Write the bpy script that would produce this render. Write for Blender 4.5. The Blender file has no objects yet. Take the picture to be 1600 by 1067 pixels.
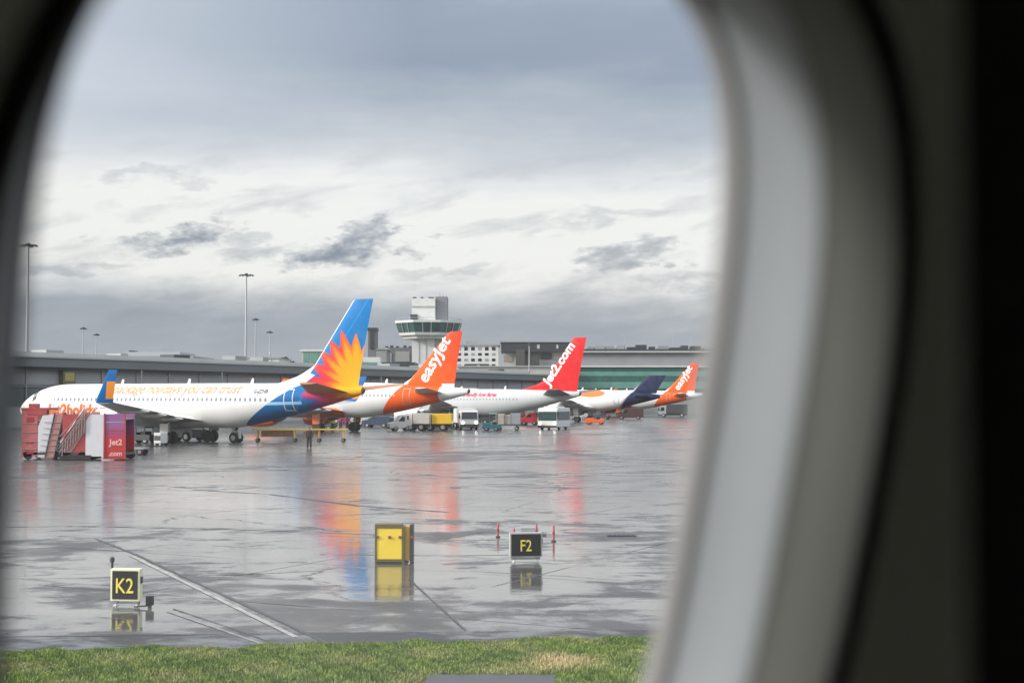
import bpy, bmesh, math, random
import numpy as np
from mathutils import Vector, Matrix
R = math.radians
random.seed(7); RNG = np.random.default_rng(7)
scene = bpy.context.scene
COL = scene.collection

# ------------------------------------------------------------------ camera
F, HCAM = 2222.0, 4.0                       # focal length in photo pixels, eye height
PITCH = math.atan((623 - 533.5) / F)
cd = bpy.data.cameras.new('camera'); cam = bpy.data.objects.new('camera', cd); COL.objects.link(cam)
cd.sensor_width = 36; cd.lens = 36 * F / 1600; cd.clip_start = 0.02; cd.clip_end = 20000
cam.location = (0, 0, HCAM); cam.rotation_euler = (math.pi / 2 + PITCH, 0, 0)
cd.dof.use_dof = True; cd.dof.focus_distance = 100; cd.dof.aperture_fstop = 5.0
scene.camera = cam

scene.cycles.volume_bounces = 0
# ------------------------------------------------------------------ exposure
scene.view_settings.view_transform = 'Standard'; scene.view_settings.look = 'None'
scene.view_settings.exposure = 0.33; scene.view_settings.gamma = 1.0
scene.cycles.use_denoising = True
scene.cycles.max_bounces = 8; scene.cycles.diffuse_bounces = 5; scene.cycles.glossy_bounces = 4
scene.cycles.transparent_max_bounces = 12
scene.cycles.caustics_reflective = False; scene.cycles.caustics_refractive = False

# ------------------------------------------------------------------ node helper
class N:
    def __init__(s, tree): s.t = tree
    def n(s, typ, **kw):
        nd = s.t.nodes.new(typ)
        for k, v in kw.items(): setattr(nd, k, v)
        return nd
    def put(s, sock, v):
        if isinstance(v, (int, float)): sock.default_value = v
        elif isinstance(v, (tuple, list)):
            sock.default_value = tuple(v) + ((1.0,) if sock.type == 'RGBA' and len(v) == 3 else ())
        else: s.t.links.new(v, sock)
    def m(s, op, a, b=0.0, c=None, clamp=False):
        nd = s.n('ShaderNodeMath', operation=op); nd.use_clamp = clamp
        s.put(nd.inputs[0], a); s.put(nd.inputs[1], b)
        if c is not None: s.put(nd.inputs[2], c)
        return nd.outputs[0]
    def mix(s, f, a, b):
        nd = s.n('ShaderNodeMix', data_type='RGBA')
        s.put(nd.inputs[0], f); s.put(nd.inputs[6], a); s.put(nd.inputs[7], b)
        return nd.outputs[2]
    def ramp(s, f, stops, interp='LINEAR'):
        nd = s.n('ShaderNodeValToRGB'); cr = nd.color_ramp; cr.interpolation = interp
        while len(cr.elements) < len(stops): cr.elements.new(0.5)
        for e, (p, c) in zip(cr.elements, stops):
            e.position = p; e.color = (c, c, c, 1) if isinstance(c, (int, float)) else tuple(c) + (1,)
        s.put(nd.inputs[0], f); return nd.outputs[0]
    def xyz(s, v):
        nd = s.n('ShaderNodeSeparateXYZ'); s.put(nd.inputs[0], v); return nd.outputs
    def comb(s, x, y, z=0.0):
        nd = s.n('ShaderNodeCombineXYZ'); s.put(nd.inputs[0], x); s.put(nd.inputs[1], y); s.put(nd.inputs[2], z)
        return nd.outputs[0]
    def noise(s, v, scale, detail=3, rough=0.5, dist=0.0):
        nd = s.n('ShaderNodeTexNoise'); s.put(nd.inputs['Vector'], v)
        nd.inputs['Scale'].default_value = scale; nd.inputs['Detail'].default_value = detail
        nd.inputs['Roughness'].default_value = rough; nd.inputs['Distortion'].default_value = dist
        return nd.outputs['Fac']
    def mr(s, v, a, b, c=0.0, d=1.0, smooth=False):
        nd = s.n('ShaderNodeMapRange'); nd.clamp = True
        if smooth: nd.interpolation_type = 'SMOOTHSTEP'
        s.put(nd.inputs[0], v)
        for i, q in enumerate((a, b, c, d)): s.put(nd.inputs[1 + i], q)
        return nd.outputs[0]

# ------------------------------------------------------------------ sky (overcast: veiled daylight sky and layered cloud)
SUN_EL, SUN_AZ = 24.0, 254.0                # azimuth clockwise from +Y: to the left and a little behind the camera
w = bpy.data.worlds.new('World'); scene.world = w; w.use_nodes = True
wt = w.node_tree; wt.nodes.clear(); g = N(wt)
out = g.n('ShaderNodeOutputWorld'); bg = g.n('ShaderNodeBackground')
wt.links.new(bg.outputs[0], out.inputs[0]); bg.inputs[1].default_value = 0.1
sky = g.n('ShaderNodeTexSky', sky_type='NISHITA'); sky.sun_disc = False
sky.sun_elevation = R(SUN_EL); sky.sun_rotation = R(SUN_AZ); sky.air_density = 1.0; sky.dust_density = 2.0
tc = g.n('ShaderNodeTexCoord'); D3 = tc.outputs['Generated']
x_, y_, z_ = g.xyz(D3)
el = g.m('MULTIPLY', g.m('ARCSINE', z_), 180 / math.pi)
az = g.m('MULTIPLY', g.m('ARCTAN2', x_, y_), 180 / math.pi)
eld = g.m('SUBTRACT', el, g.m('MULTIPLY', az, 0.16))      # the streaks rise to the right
wob = g.noise(g.comb(g.m('MULTIPLY', az, 0.075), g.m('MULTIPLY', el, 0.30), 5.0), 1.0, 6, 0.62)
tilt = g.m('MULTIPLY', az, 0.03)
e2 = g.m('ADD', g.m('ADD', el, tilt), g.m('MULTIPLY', g.m('SUBTRACT', wob, 0.5), 5.5))
base = g.ramp(g.m('DIVIDE', e2, 90.0), [
    (0.0, (.42, .45, .48)), (.012, (.36, .39, .43)), (.033, (.31, .34, .39)), (.043, (.50, .52, .54)),
    (.055, (.76, .75, .725)), (.083, (.78, .78, .76)), (.100, (.58, .60, .63)), (.122, (.40, .44, .50)),
    (.150, (.25, .30, .385)), (.178, (.27, .325, .415)), (.22, (.55, .62, .73)), (.30, (.92, .98, 1.06)), (.55, (1.0, 1.06, 1.14)), (1.0, (.95, 1.03, 1.12))])
# broad soft light/dark streaks
st = g.noise(g.comb(g.m('MULTIPLY', az, 0.10), g.m('MULTIPLY', eld, 0.40), 3.0), 1.0, 5, 0.6, 0.3)
base = g.mix(g.m('MULTIPLY', g.mr(st, .35, .75, 0.0, .30), g.mr(el, 11, 8, .12, 1)), base, (.80, .80, .79))
base = g.mix(g.m('MULTIPLY', g.mr(az, -4, -19), g.mr(el, 8.5, 12, 0, .75)), base, (.62, .66, .72))
st2 = g.noise(g.comb(g.m('MULTIPLY', az, 0.22), g.m('MULTIPLY', eld, 0.8), 9.0), 1.0, 5, 0.6, 0.2)
lowband = g.m('MULTIPLY', g.mr(el, 2.2, 4.2), g.mr(el, 12.5, 8.0))
base = g.mix(g.m('MULTIPLY', g.mr(st2, .50, .68, 0, .55), lowband), base, (.42, .44, .47))
# slate bank of cloud low over the horizon, with a ragged top
bk = g.noise(g.comb(g.m('MULTIPLY', az, 0.13), g.m('MULTIPLY', el, 0.25), 70.0), 1.0, 7, 0.62, .2)
bt = g.m('ADD', el, g.m('MULTIPLY', g.m('SUBTRACT', bk, .5), 4.6))
tb = g.noise(g.comb(g.m('MULTIPLY', az, 0.30), g.m('MULTIPLY', eld, 1.1), 80.0), 1.0, 5, 0.6)
base = g.mix(g.m('MULTIPLY', g.mr(bt, 4.9, 3.3, 0, .78, True), g.mr(tb, .25, .65, 1.0, .45)), base, g.mix(g.mr(el, 0, 3.5), (.34, .36, .39), (.235, .26, .31)))
# small dark cloudlets drifting under the bright band
wv = g.comb(g.m('MULTIPLY', az, 0.45), g.m('MULTIPLY', el, 1.2), 21.4)
w1 = g.noise(wv, 1.0, 5, 0.6); w2 = g.noise(g.comb(g.m('MULTIPLY', az, 0.45), g.m('MULTIPLY', el, 1.2), 55.0), 1.0, 5, 0.6)
azw = g.m('ADD', az, g.m('MULTIPLY', g.m('SUBTRACT', w1, .5), 7.5)); elw = g.m('ADD', el, g.m('MULTIPLY', g.m('SUBTRACT', w2, .5), 2.6))
tex = g.noise(g.comb(g.m('MULTIPLY', az, 0.9), g.m('MULTIPLY', eld, 2.0), 3.0), 1.0, 5, 0.6)
for a_, e_, wa, we, k_ in ((-12.9, 6.35, 2.0, .50, 1), (-6.8, 5.8, 2.4, .50, 1), (-5.4, 6.7, 1.2, .45, .8), (-10.1, 6.0, 1.5, .35, .45), (5.1, 5.75, 1.6, .45, .7),
                           (-18.0, 4.9, 2.2, .35, .5), (-14.0, 8.6, 1.4, .30, .3), (3.9, 7.3, 2.2, .3, .3), (-2.6, 5.2, 2.0, .3, .35), (8.0, 4.9, 2.5, .4, .45),
                           (14, 6, 3, .5, .6), (22, 5, 4, .6, .6), (-26, 6.5, 4, .6, .6)):
    u_ = g.m('DIVIDE', g.m('SUBTRACT', azw, a_), wa); v_ = g.m('DIVIDE', g.m('SUBTRACT', g.m('SUBTRACT', elw, e_), g.m('MULTIPLY', g.m('SUBTRACT', azw, a_), .14)), we)
    d_ = g.m('ADD', g.m('MULTIPLY', u_, u_), g.m('MULTIPLY', v_, v_))
    d_ = g.m('ADD', d_, g.m('MULTIPLY', g.m('SUBTRACT', tex, .5), 3.4))
    base = g.mix(g.mr(d_, 2.0, -.6, 0, k_, True), base, (.21, .24, .30))
hz = g.mr(el, 3.6, 2.2)
lo = g.noise(g.comb(g.m('MULTIPLY', az, 0.30), g.m('MULTIPLY', el, 0.8), 40.0), 1.0, 4, 0.5)
base = g.mix(g.m('MULTIPLY', hz, g.mr(lo, .4, .65, 0, .5)), base, (.30, .33, .37))
# brighter cloud round the hidden sun (behind the camera)
vd = g.n('ShaderNodeVectorMath', operation='DOT_PRODUCT')
g.put(vd.inputs[0], D3)
sv = (math.sin(R(SUN_AZ)) * math.cos(R(SUN_EL)), math.cos(R(SUN_AZ)) * math.cos(R(SUN_EL)), math.sin(R(SUN_EL)))
vd.inputs[1].default_value = sv
base = g.mix(g.mr(vd.outputs['Value'], .3, 1.0, 0, 1), base, (1.9, 1.85, 1.75))
scl = g.n('ShaderNodeVectorMath', operation='SCALE'); g.put(scl.inputs[0], base); scl.inputs['Scale'].default_value = 10.0
g.put(bg.inputs[0], g.mix(0.93, sky.outputs[0], scl.outputs[0]))

sl = bpy.data.lights.new('sun', 'SUN'); sl.energy = 3.0; sl.angle = R(10); sl.color = (1, .96, .91)
so = bpy.data.objects.new('sun', sl); COL.objects.link(so); so.location = (0, 0, 60)
so.rotation_euler = Vector(sv).to_track_quat('Z', 'Y').to_euler()

# ------------------------------------------------------------------ pixel -> place helpers
def ray(px, py):
    xc, zc = (px - 800) / F, (533.5 - py) / F
    return Vector((xc, math.cos(PITCH) - math.sin(PITCH) * zc, math.sin(PITCH) + math.cos(PITCH) * zc))
def G(px, py, z=0.0):
    r = ray(px, py); t = (HCAM - z) / -r.z
    return Vector((r.x * t, r.y * t, z))
def AT(px, py, D):
    r = ray(px, py); t = D / r.y
    return Vector((r.x * t, D, HCAM + r.z * t))

# ------------------------------------------------------------------ objects
def tag(o, label=None, cat=None, group=None, kind=None):
    if label: o['label'] = label
    if cat: o['category'] = cat
    if group: o['group'] = group
    if kind: o['kind'] = kind
    return o
def thing(name, label, cat, loc=(0, 0, 0), rz=0.0, group=None):
    o = bpy.data.objects.new(name, None); COL.objects.link(o); o.empty_display_size = .3
    o.location = loc; o.rotation_euler = (0, 0, rz)
    return tag(o, label, cat, group)
class MB:
    def __init__(s): s.v = []; s.f = []
    def add(s, vs, fs):
        b = len(s.v); s.v += [tuple(v) for v in vs]; s.f += [tuple(i + b for i in f) for f in fs]; return s
    def box(s, x0, x1, y0, y1, z0, z1):
        return s.add([(x0, y0, z0), (x1, y0, z0), (x1, y1, z0), (x0, y1, z0), (x0, y0, z1), (x1, y0, z1), (x1, y1, z1), (x0, y1, z1)],
                     [(3, 2, 1, 0), (4, 5, 6, 7), (0, 1, 5, 4), (1, 2, 6, 5), (2, 3, 7, 6), (3, 0, 4, 7)])
    def prism(s, poly, y0, y1):                     # poly of (x,z) extruded along y
        n = len(poly)
        vs = [(x, y0, z) for x, z in poly] + [(x, y1, z) for x, z in poly]
        return s.add(vs, [tuple(range(n)), tuple(range(2 * n - 1, n - 1, -1))] + [(i, i + n, (i + 1) % n + n, (i + 1) % n) for i in range(n)])
    def loft(s, rings, caps=True, closed=True):
        n = len(rings[0]); vs = [p for r in rings for p in r]; fs = []
        for k in range(len(rings) - 1):
            for i in range(n if closed else n - 1):
                j = (i + 1) % n
                fs.append((k * n + i, k * n + j, (k + 1) * n + j, (k + 1) * n + i))
        if caps: fs += [tuple(range(n - 1, -1, -1)), tuple(range((len(rings) - 1) * n, len(rings) * n))]
        return s.add(vs, fs)
    def tube(s, p, q, r0, r1=None, n=10):
        p, q = Vector(p), Vector(q); d = (q - p).normalized(); r1 = r0 if r1 is None else r1
        a = d.orthogonal().normalized(); b = d.cross(a)
        return s.loft([[p + (a * math.cos(t) + b * math.sin(t)) * r0 for t in [2 * math.pi * i / n for i in range(n)]],
                       [q + (a * math.cos(t) + b * math.sin(t)) * r1 for t in [2 * math.pi * i / n for i in range(n)]]])
    def lathe(s, prof, c=(0, 0, 0), axis='z', n=24):  # prof of (r, h)
        rings = []
        for r, h in prof:
            ring = []
            for i in range(n):
                t = 2 * math.pi * i / n; a, b = r * math.cos(t), r * math.sin(t)
                p = {'z': (a, b, h), 'x': (h, a, b), 'y': (b, h, a)}[axis]
                ring.append((p[0] + c[0], p[1] + c[1], p[2] + c[2]))
            rings.append(ring)
        return s.loft(rings)
    def build(s, name, mat, parent=None, smooth=False, bevel=0.0, label=None):
        me = bpy.data.meshes.new(name); me.from_pydata([tuple(v) for v in s.v], [], s.f)
        bm = bmesh.new(); bm.from_mesh(me); bmesh.ops.recalc_face_normals(bm, faces=bm.faces); bm.to_mesh(me); bm.free()
        if smooth:
            me.shade_smooth()
            try: me.set_sharp_from_angle(angle=R(40))
            except Exception: pass
        me.materials.append(mat)
        o = bpy.data.objects.new(name, me); COL.objects.link(o); o.parent = parent
        if bevel:
            md = o.modifiers.new('bevel', 'BEVEL'); md.width = bevel; md.segments = 2; md.limit_method = 'ANGLE'
        if label: o['label'] = label
        return o
def copy_tree(o, parent=None):
    c = o.copy(); COL.objects.link(c)
    if parent: c.parent = parent
    for ch in list(o.children): copy_tree(ch, c)
    return c

MATS = {}
def M(name, col, rough=.5, metal=0.0, var=.10, vs=3.0, emit=None, coat=0.0):
    if name in MATS: return MATS[name]
    m = bpy.data.materials.new(name); m.use_nodes = True; t = m.node_tree; g = N(t)
    b = t.nodes['Principled BSDF']
    tcn = g.n('ShaderNodeTexCoord')
    nz = g.noise(tcn.outputs['Object'], vs, 4, .6)
    f = g.mr(nz, .25, .75, 1 - var, 1 + var)
    sc = g.n('ShaderNodeVectorMath', operation='SCALE'); sc.inputs[0].default_value = col; g.put(sc.inputs['Scale'], f)
    t.links.new(sc.outputs[0], b.inputs['Base Color'])
    g.put(b.inputs['Roughness'], g.mr(nz, .3, .7, max(.02, rough - .06), min(1, rough + .06)))
    b.inputs['Metallic'].default_value = metal; b.inputs['Coat Weight'].default_value = coat
    if emit:
        b.inputs['Emission Color'].default_value = tuple(emit[0]) + (1,); b.inputs['Emission Strength'].default_value = emit[1]
    MATS[name] = m; return m
WHITE = M('white_paint', (.70, .70, .69), .35, var=.03)
SILVER = M('silver_white_paint', (.58, .60, .61), .35, var=.04)
GREYP = M('grey_paint', (.32, .34, .35), .45)
WINGM = M('wing_grey', (.42, .43, .42), .4)
DARK = M('dark_rubber', (.018, .018, .02), .7)
DKMET = M('dark_metal', (.05, .055, .06), .5)
STEEL = M('galvanised_steel', (.38, .39, .40), .4, .5)
DGLASS = M('dark_glass', (.02, .03, .035), .12, var=.02)
GGLASS = M('green_glass', (.03, .13, .11), .15, var=.25, vs=.3)
LGGLASS = M('pale_green_glass', (.13, .30, .25), .2, var=.2, vs=.3)
RED = M('red_paint', (.62, .02, .03), .35, var=.06)
ORANGE = M('orange_paint', (.78, .13, .02), .35, var=.05)
YELLOW = M('yellow_paint', (.85, .55, .04), .4, var=.05)
NAVY = M('navy_paint', (.015, .03, .085), .35)
TEAL = M('teal_paint', (.02, .13, .17), .4)
LAMP = M('lit_headlamp', (.9, .9, .85), .3, emit=((1, .96, .86), 7.0))
BLACK = M('black_face', (.008, .008, .009), .4)
SIGNY = M('sign_yellow', (.85, .72, .12), .5, var=.05)
CREAM = M('cream_frame', (.82, .80, .55), .5, var=.05)
CONC = M('pale_concrete', (.46, .46, .43), .8, var=.12, vs=.4)
CONC2 = M('grey_concrete', (.27, .28, .28), .8, var=.15, vs=.3)
TOWERW = M('tower_white_render', (.62, .63, .61), .7, var=.10, vs=.3)
CLAD = M('dark_cladding', (.04, .045, .055), .5, var=.2)
ROOFM = M('roof_sheet', (.44, .45, .44), .5, var=.1, vs=.2)

# ------------------------------------------------------------------ ground
def sheet(name, pts, z, mat, kind='structure'):
    mb = MB(); mb.add([(p[0], p[1], z) for p in pts], [tuple(range(len(pts)))])
    o = mb.build(name, mat); tag(o, kind=kind); return o
def wet_ground(name, c0, c1, r_lo, r_hi, bump, seams=True):
    m = bpy.data.materials.new(name); m.use_nodes = True; t = m.node_tree; g = N(t); b = t.nodes['Principled BSDF']
    tcn = g.n('ShaderNodeTexCoord'); P = tcn.outputs['Object']; X, Y, Z = g.xyz(P)
    # slab grid square to the parked aircraft
    ca, sa = math.cos(R(27)), math.sin(R(27))
    U = g.m('ADD', g.m('MULTIPLY', X, ca), g.m('MULTIPLY', Y, -sa)); V = g.m('ADD', g.m('MULTIPLY', X, sa), g.m('MULTIPLY', Y, ca))
    def line(q, per, wd, ph):
        fr = g.m('FRACT', g.m('ADD', g.m('DIVIDE', q, per), ph))
        return g.m('LESS_THAN', g.m('MULTIPLY', g.m('ABSOLUTE', g.m('SUBTRACT', fr, .5)), per), wd)
    big = g.noise(P, .055, 5, .6, .4); mid = g.noise(g.comb(g.m('MULTIPLY', X, .30), g.m('MULTIPLY', Y, .42)), 1.0, 6, .66, .6); fine = g.noise(P, 6.0, 4, .6)
    col = g.mix(g.mr(mid, .35, .65), c0, c1)
    bay = g.n('ShaderNodeTexWhiteNoise', noise_dimensions='2D')
    g.put(bay.inputs['Vector'], g.comb(g.m('FLOOR', g.m('ADD', g.m('DIVIDE', U, 6.0), .37)), g.m('FLOOR', g.m('ADD', g.m('DIVIDE', V, 6.0), .2))))
    bayv = bay.outputs['Value']
    if seams:
        ln = g.m('MAXIMUM', line(U, 6.0, .035, .87), line(V, 6.0, .035, .7))
        ln = g.m('MULTIPLY', ln, g.mr(g.noise(P, .30, 3), .42, .56, 0, .8))
        ck = g.n('ShaderNodeTexVoronoi', feature='DISTANCE_TO_EDGE'); ck.inputs['Scale'].default_value = .11
        g.put(ck.inputs['Vector'], g.n('ShaderNodeVectorMath', operation='ADD').outputs[0])
        va = ck.inputs['Vector'].links[0].from_node; g.put(va.inputs[0], P)
        g.put(va.inputs[1], g.comb(g.m('MULTIPLY', mid, 3.0), g.m('MULTIPLY', big, 5.0)))
        crack = g.m('MULTIPLY', g.m('LESS_THAN', ck.outputs['Distance'], .004), g.mr(g.noise(P, .12, 3), .48, .60, 0, .8))
        ln = g.m('MAXIMUM', ln, crack)
        col = g.mix(ln, col, (.015, .015, .016))
    else: ln = 0.0
    g.put(b.inputs['Base Color'], col)
    pud = g.m('ADD', g.m('MULTIPLY', big, .55), g.m('ADD', g.m('MULTIPLY', mid, .40), g.m('MULTIPLY', bayv, .07)))
    streak = g.noise(g.comb(g.m('MULTIPLY', X, .8), g.m('MULTIPLY', Y, 1.3), 4.0), 1.0, 5, .68, .5)
    pa, pb = G(150, 845), G(525, 1015); du = (pb - pa).normalized(); nx_, ny_ = -du.y, du.x
    dl_ = g.m('ADD', g.m('MULTIPLY', g.m('SUBTRACT', X, pa.x), nx_), g.m('MULTIPLY', g.m('SUBTRACT', Y, pa.y), ny_))
    dry = g.m('MULTIPLY', g.m('MULTIPLY', g.m('GREATER_THAN', dl_, 0.1), g.mr(dl_, 0, 7.0, .055, 0)), g.mr(Y, 40, 33))
    far = g.mr(Y, 28, 55, -.035, .02)
    for (px_, py_, rx_, ry_, kk) in ((195, 965, 2.2, 2.2, .09), (612, 905, 1.6, 3.6, .12), (822, 905, 1.6, 3.6, .10), (90, 900, 3, 6, .05), (420, 790, 9, 14, .04), (560, 850, 3, 8, .05)):
        c_ = G(px_, py_); a_ = g.m('DIVIDE', g.m('SUBTRACT', X, c_.x), rx_); b_ = g.m('DIVIDE', g.m('SUBTRACT', Y, c_.y), ry_)
        far_ = g.mr(g.m('ADD', g.m('MULTIPLY', a_, a_), g.m('MULTIPLY', b_, b_)), 0, 1.4, kk, 0)
        pud = g.m('ADD', pud, far_)
    wet = g.mr(g.m('SUBTRACT', g.m('ADD', g.m('ADD', pud, far), g.m('MULTIPLY', g.m('SUBTRACT', streak, .5), .34)), dry), .445, .525, 0, 1, True)
    ro = g.m('ADD', g.mr(wet, 0, 1, r_hi, g.mr(Y, 35, 75, r_lo, r_lo + .12)), g.m('MULTIPLY', ln, .35))
    g.put(b.inputs['Roughness'], ro)
    b.inputs['IOR'].default_value = 1.5
    g.put(b.inputs['Specular IOR Level'], g.mr(wet, 0, 1, .10, 1.0))
    bn = g.n('ShaderNodeBump'); bn.inputs['Distance'].default_value = 1.0
    rip = g.noise(P, 1.1, 5, .6, .3)
    h = g.m('ADD', g.m('MULTIPLY', rip, .0065), g.m('MULTIPLY', g.m('MULTIPLY', fine, g.m('SUBTRACT', 1.0, g.m('MULTIPLY', wet, .85))), .0012))
    h = g.m('SUBTRACT', h, g.m('MULTIPLY', ln, .004))
    g.put(bn.inputs['Height'], h); bn.inputs['Strength'].default_value = bump
    t.links.new(bn.outputs[0], b.inputs['Normal'])
    return m
APRON = wet_ground('wet_concrete_apron', (.05, .05, .052), (.14, .135, .13), .065, .34, 1.0)
SHOULD = wet_ground('wet_asphalt', (.03, .03, .034), (.055, .055, .06), .16, .40, 1.0, False)
sheet('apron', [(-3500, -300), (3500, -300), (3500, 9000), (-3500, 9000)], 0.0, APRON)
ga, gb = G(-250, 994), G(1400, 981)
dirn = (gb - ga).normalized()
ea, eb = G(-250, 1031), G(1400, 996)
sheet('taxiway_shoulder', [ga - dirn * 40, gb + dirn * 40, (gb + dirn * 40) - Vector((0, 60, 0)), (ga - dirn * 40) - Vector((0, 60, 0))], .004, SHOULD)
edir = (eb - ea).normalized()
SOIL = M('wet_soil', (.06, .05, .025), .9, var=.4, vs=2)
gl, gr = ea - edir * 30, eb + edir * 30
mbg = MB(); nseg = 300; top = []; 
for i in range(nseg + 1):
    p = gl.lerp(gr, i / nseg); k = math.sin(i * 1.7) * .10 + math.sin(i * .61 + 1) * .12 + random.uniform(-.06, .06)
    top.append((p.x, p.y + k, .03))
mbg.loft([[(x, y, .002) for x, y, z in top], [(x, y - .12, .05) for x, y, z in top], [(x, y - 60, .06) for x, y, z in top]], caps=False, closed=False)
tag(mbg.build('grass_verge', SOIL), kind='structure')

FAINT = M('faint_marking', (.20, .20, .19), .35, var=.5, vs=2.5)
MARK = M('worn_white_marking', (.34, .33, .31), .4, var=.45, vs=2.5)
TAR = M('tar_seam', (.018, .018, .02), .35, var=.3, vs=2)
def strip(name, pts, width, z, mat, off=0.0, jit=0.0, kind='structure'):
    mb = MB(); L, Rr = [], []
    P = [Vector((p[0], p[1], 0)) for p in pts]
    S = []
    for i in range(len(P) - 1):
        for k in range(16): S.append(P[i].lerp(P[i + 1], k / 16))
    S.append(P[-1])
    for i, p in enumerate(S):
        d = (S[min(i + 1, len(S) - 1)] - S[max(i - 1, 0)]).normalized(); nrm = Vector((-d.y, d.x, 0))
        wd = width * (1 + random.uniform(-jit, jit))
        L.append((p + nrm * (off + wd / 2)).to_tuple()[:2] + (z,)); Rr.append((p + nrm * (off - wd / 2)).to_tuple()[:2] + (z,))
    mb.loft([L, Rr], caps=False, closed=False)
    o = mb.build(name, mat); tag(o, kind=kind); return o
strip('apron_marking', [G(205, 868), G(300, 915), G(462, 995)], .11, .008, MARK, jit=.12)
strip('pavement_seam', [G(140, 842), G(205, 868), G(300, 913), G(525, 1020)], .09, .008, TAR, off=.17, jit=.4)
strip('apron_marking', [G(262, 955), G(335, 980), G(410, 1006)], .08, .008, FAINT, jit=.2)
strip('pavement_seam', [G(262, 952), G(335, 976), G(440, 1014)], .04, .008, TAR, off=.11, jit=.5)
strip('pavement_seam', [G(640, 905), G(672, 935), G(728, 985)], .04, .008, TAR, jit=.6)
strip('pavement_seam', [G(0, 995), G(343, 991)], .06, .0085, TAR, jit=.5)
strip('pavement_seam', [G(-60, 824), G(120, 822), G(330, 826), G(620, 836)], .10, .008, TAR, jit=.8)
strip('pavement_seam', [G(300, 765), G(420, 772), G(560, 790), G(700, 800)], .16, .008, TAR, jit=.8)
strip('pavement_seam', [G(850, 815), G(1000, 822), G(1200, 824)], .08, .008, TAR, jit=.8)
strip('pavement_seam', [G(500, 866), G(700, 868), G(1150, 862)], .05, .008, TAR, jit=.8)

# grass blades
def grass():
    n = 130000
    s = RNG.random(n); d = RNG.random(n) ** 1.25 * 4.6 - .10
    A, B = np.array(G(-60, 1028)[:2]), np.array(G(1180, 999)[:2])
    p = A[None] + (B - A)[None] * s[:, None]; x = p[:, 0]; y = p[:, 1] - d
    y += .10 * np.sin(x * 3.1) + .08 * np.sin(x * 7.7 + 1)
    c0, c1 = SLAB
    keep = ~((x > c0[0] - .02 + .05 * np.sin(y * 9)) & (x < c1[0]) & (y < c1[1] + .03 * np.sin(x * 11)))
    x, y = x[keep], y[keep]; n = len(x)
    cl = np.sin(x * 1.9 + np.sin(y * 2.3)) * .5 + np.sin(x * 5.3 + y * 3.7) * .3 + np.sin(x * 11.0 - y * 6.0) * .25
    h = (.045 + .03 * RNG.random(n)) * (1 + .45 * cl); a = RNG.random(n) * 6.283; wd = .0055 + .004 * RNG.random(n)
    lean = .6 * RNG.random(n) * h; b = RNG.random(n) * 6.283
    z0 = np.full(n, .045)
    v = np.zeros((n, 5, 3)); dx, dy = np.cos(a) * wd, np.sin(a) * wd
    for k, (f, ww) in enumerate(((0, 1), (0, -1), (.55, .8), (.55, -.8), (1, 0))):
        v[:, k, 0] = x + dx * ww + np.cos(b) * lean * f ** 1.6; v[:, k, 1] = y + dy * ww + np.sin(b) * lean * f ** 1.6; v[:, k, 2] = z0 + h * f
    idx = np.arange(n)[:, None] * 5
    me = bpy.data.meshes.new('grass'); me.vertices.add(n * 5); me.vertices.foreach_set('co', v.ravel())
    loops = np.concatenate([idx + 0, idx + 1, idx + 3, idx + 2, idx + 2, idx + 3, idx + 4], 1).ravel()
    me.loops.add(len(loops)); me.loops.foreach_set('vertex_index', loops)
    me.polygons.add(2 * n); ls = np.stack([np.arange(n) * 7, np.arange(n) * 7 + 4], 1).ravel(); me.polygons.foreach_set('loop_start', ls)
    me.update(calc_edges=True)
    dry = np.clip(np.exp(-(((x - .65) / .55) ** 2 + ((y - 21.4) / .7) ** 2)) * .9 + .28 * (np.sin(x * 2.7 + 2) * np.sin(y * 3.1 + x)) + .03 + .25 * (RNG.random(n) - .5), 0, 1)
    g1, g2, st = np.array([.05, .12, .012]), np.array([.22, .30, .045]), np.array([.52, .42, .22])
    cm = np.sin(x * 6.1 + 2 * np.sin(y * 4.3)) * np.sin(y * 7.9 + np.sin(x * 3.3) * 2) * .35 + np.sin(x * 17 + y * 9) * .15
    k = np.clip(RNG.random(n) * .7 + .15 + cm, 0, 1)[:, None]; c = (g1 * (1 - k) + g2 * k) * (1 - dry[:, None]) + st * dry[:, None]
    at = me.color_attributes.new('blade', 'FLOAT_COLOR', 'POINT')
    at.data.foreach_set('color', np.repeat(np.concatenate([c, np.ones((n, 1))], 1), 5, 0).ravel())
    m = bpy.data.materials.new('grass_blade'); m.use_nodes = True; t = m.node_tree; q = N(t); bs = t.nodes['Principled BSDF']
    an = q.n('ShaderNodeAttribute', attribute_name='blade'); t.links.new(an.outputs['Color'], bs.inputs['Base Color'])
    bs.inputs['Roughness'].default_value = .5; bs.inputs['Subsurface Weight'].default_value = 0
    me.materials.append(m); o = bpy.data.objects.new('grass', me); COL.objects.link(o)
    tag(o, 'short wet winter grass along the edge of the taxiway', 'grass', kind='stuff')
sa_, sb_ = G(668, 1061), G(866, 1059)
SLAB = ((sa_.x, 10.0), (sb_.x, sa_.y))
grass()
mb = MB(); mb.box(SLAB[0][0], SLAB[1][0], SLAB[1][1] - 1.4, SLAB[1][1], .0, .075)
t = mb.build('concrete_slab', M('slab_concrete', (.055, .055, .06), .5, var=.35, vs=4), bevel=.01); tag(t, 'flat grey concrete slab set in the grass verge', 'slab')

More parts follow.
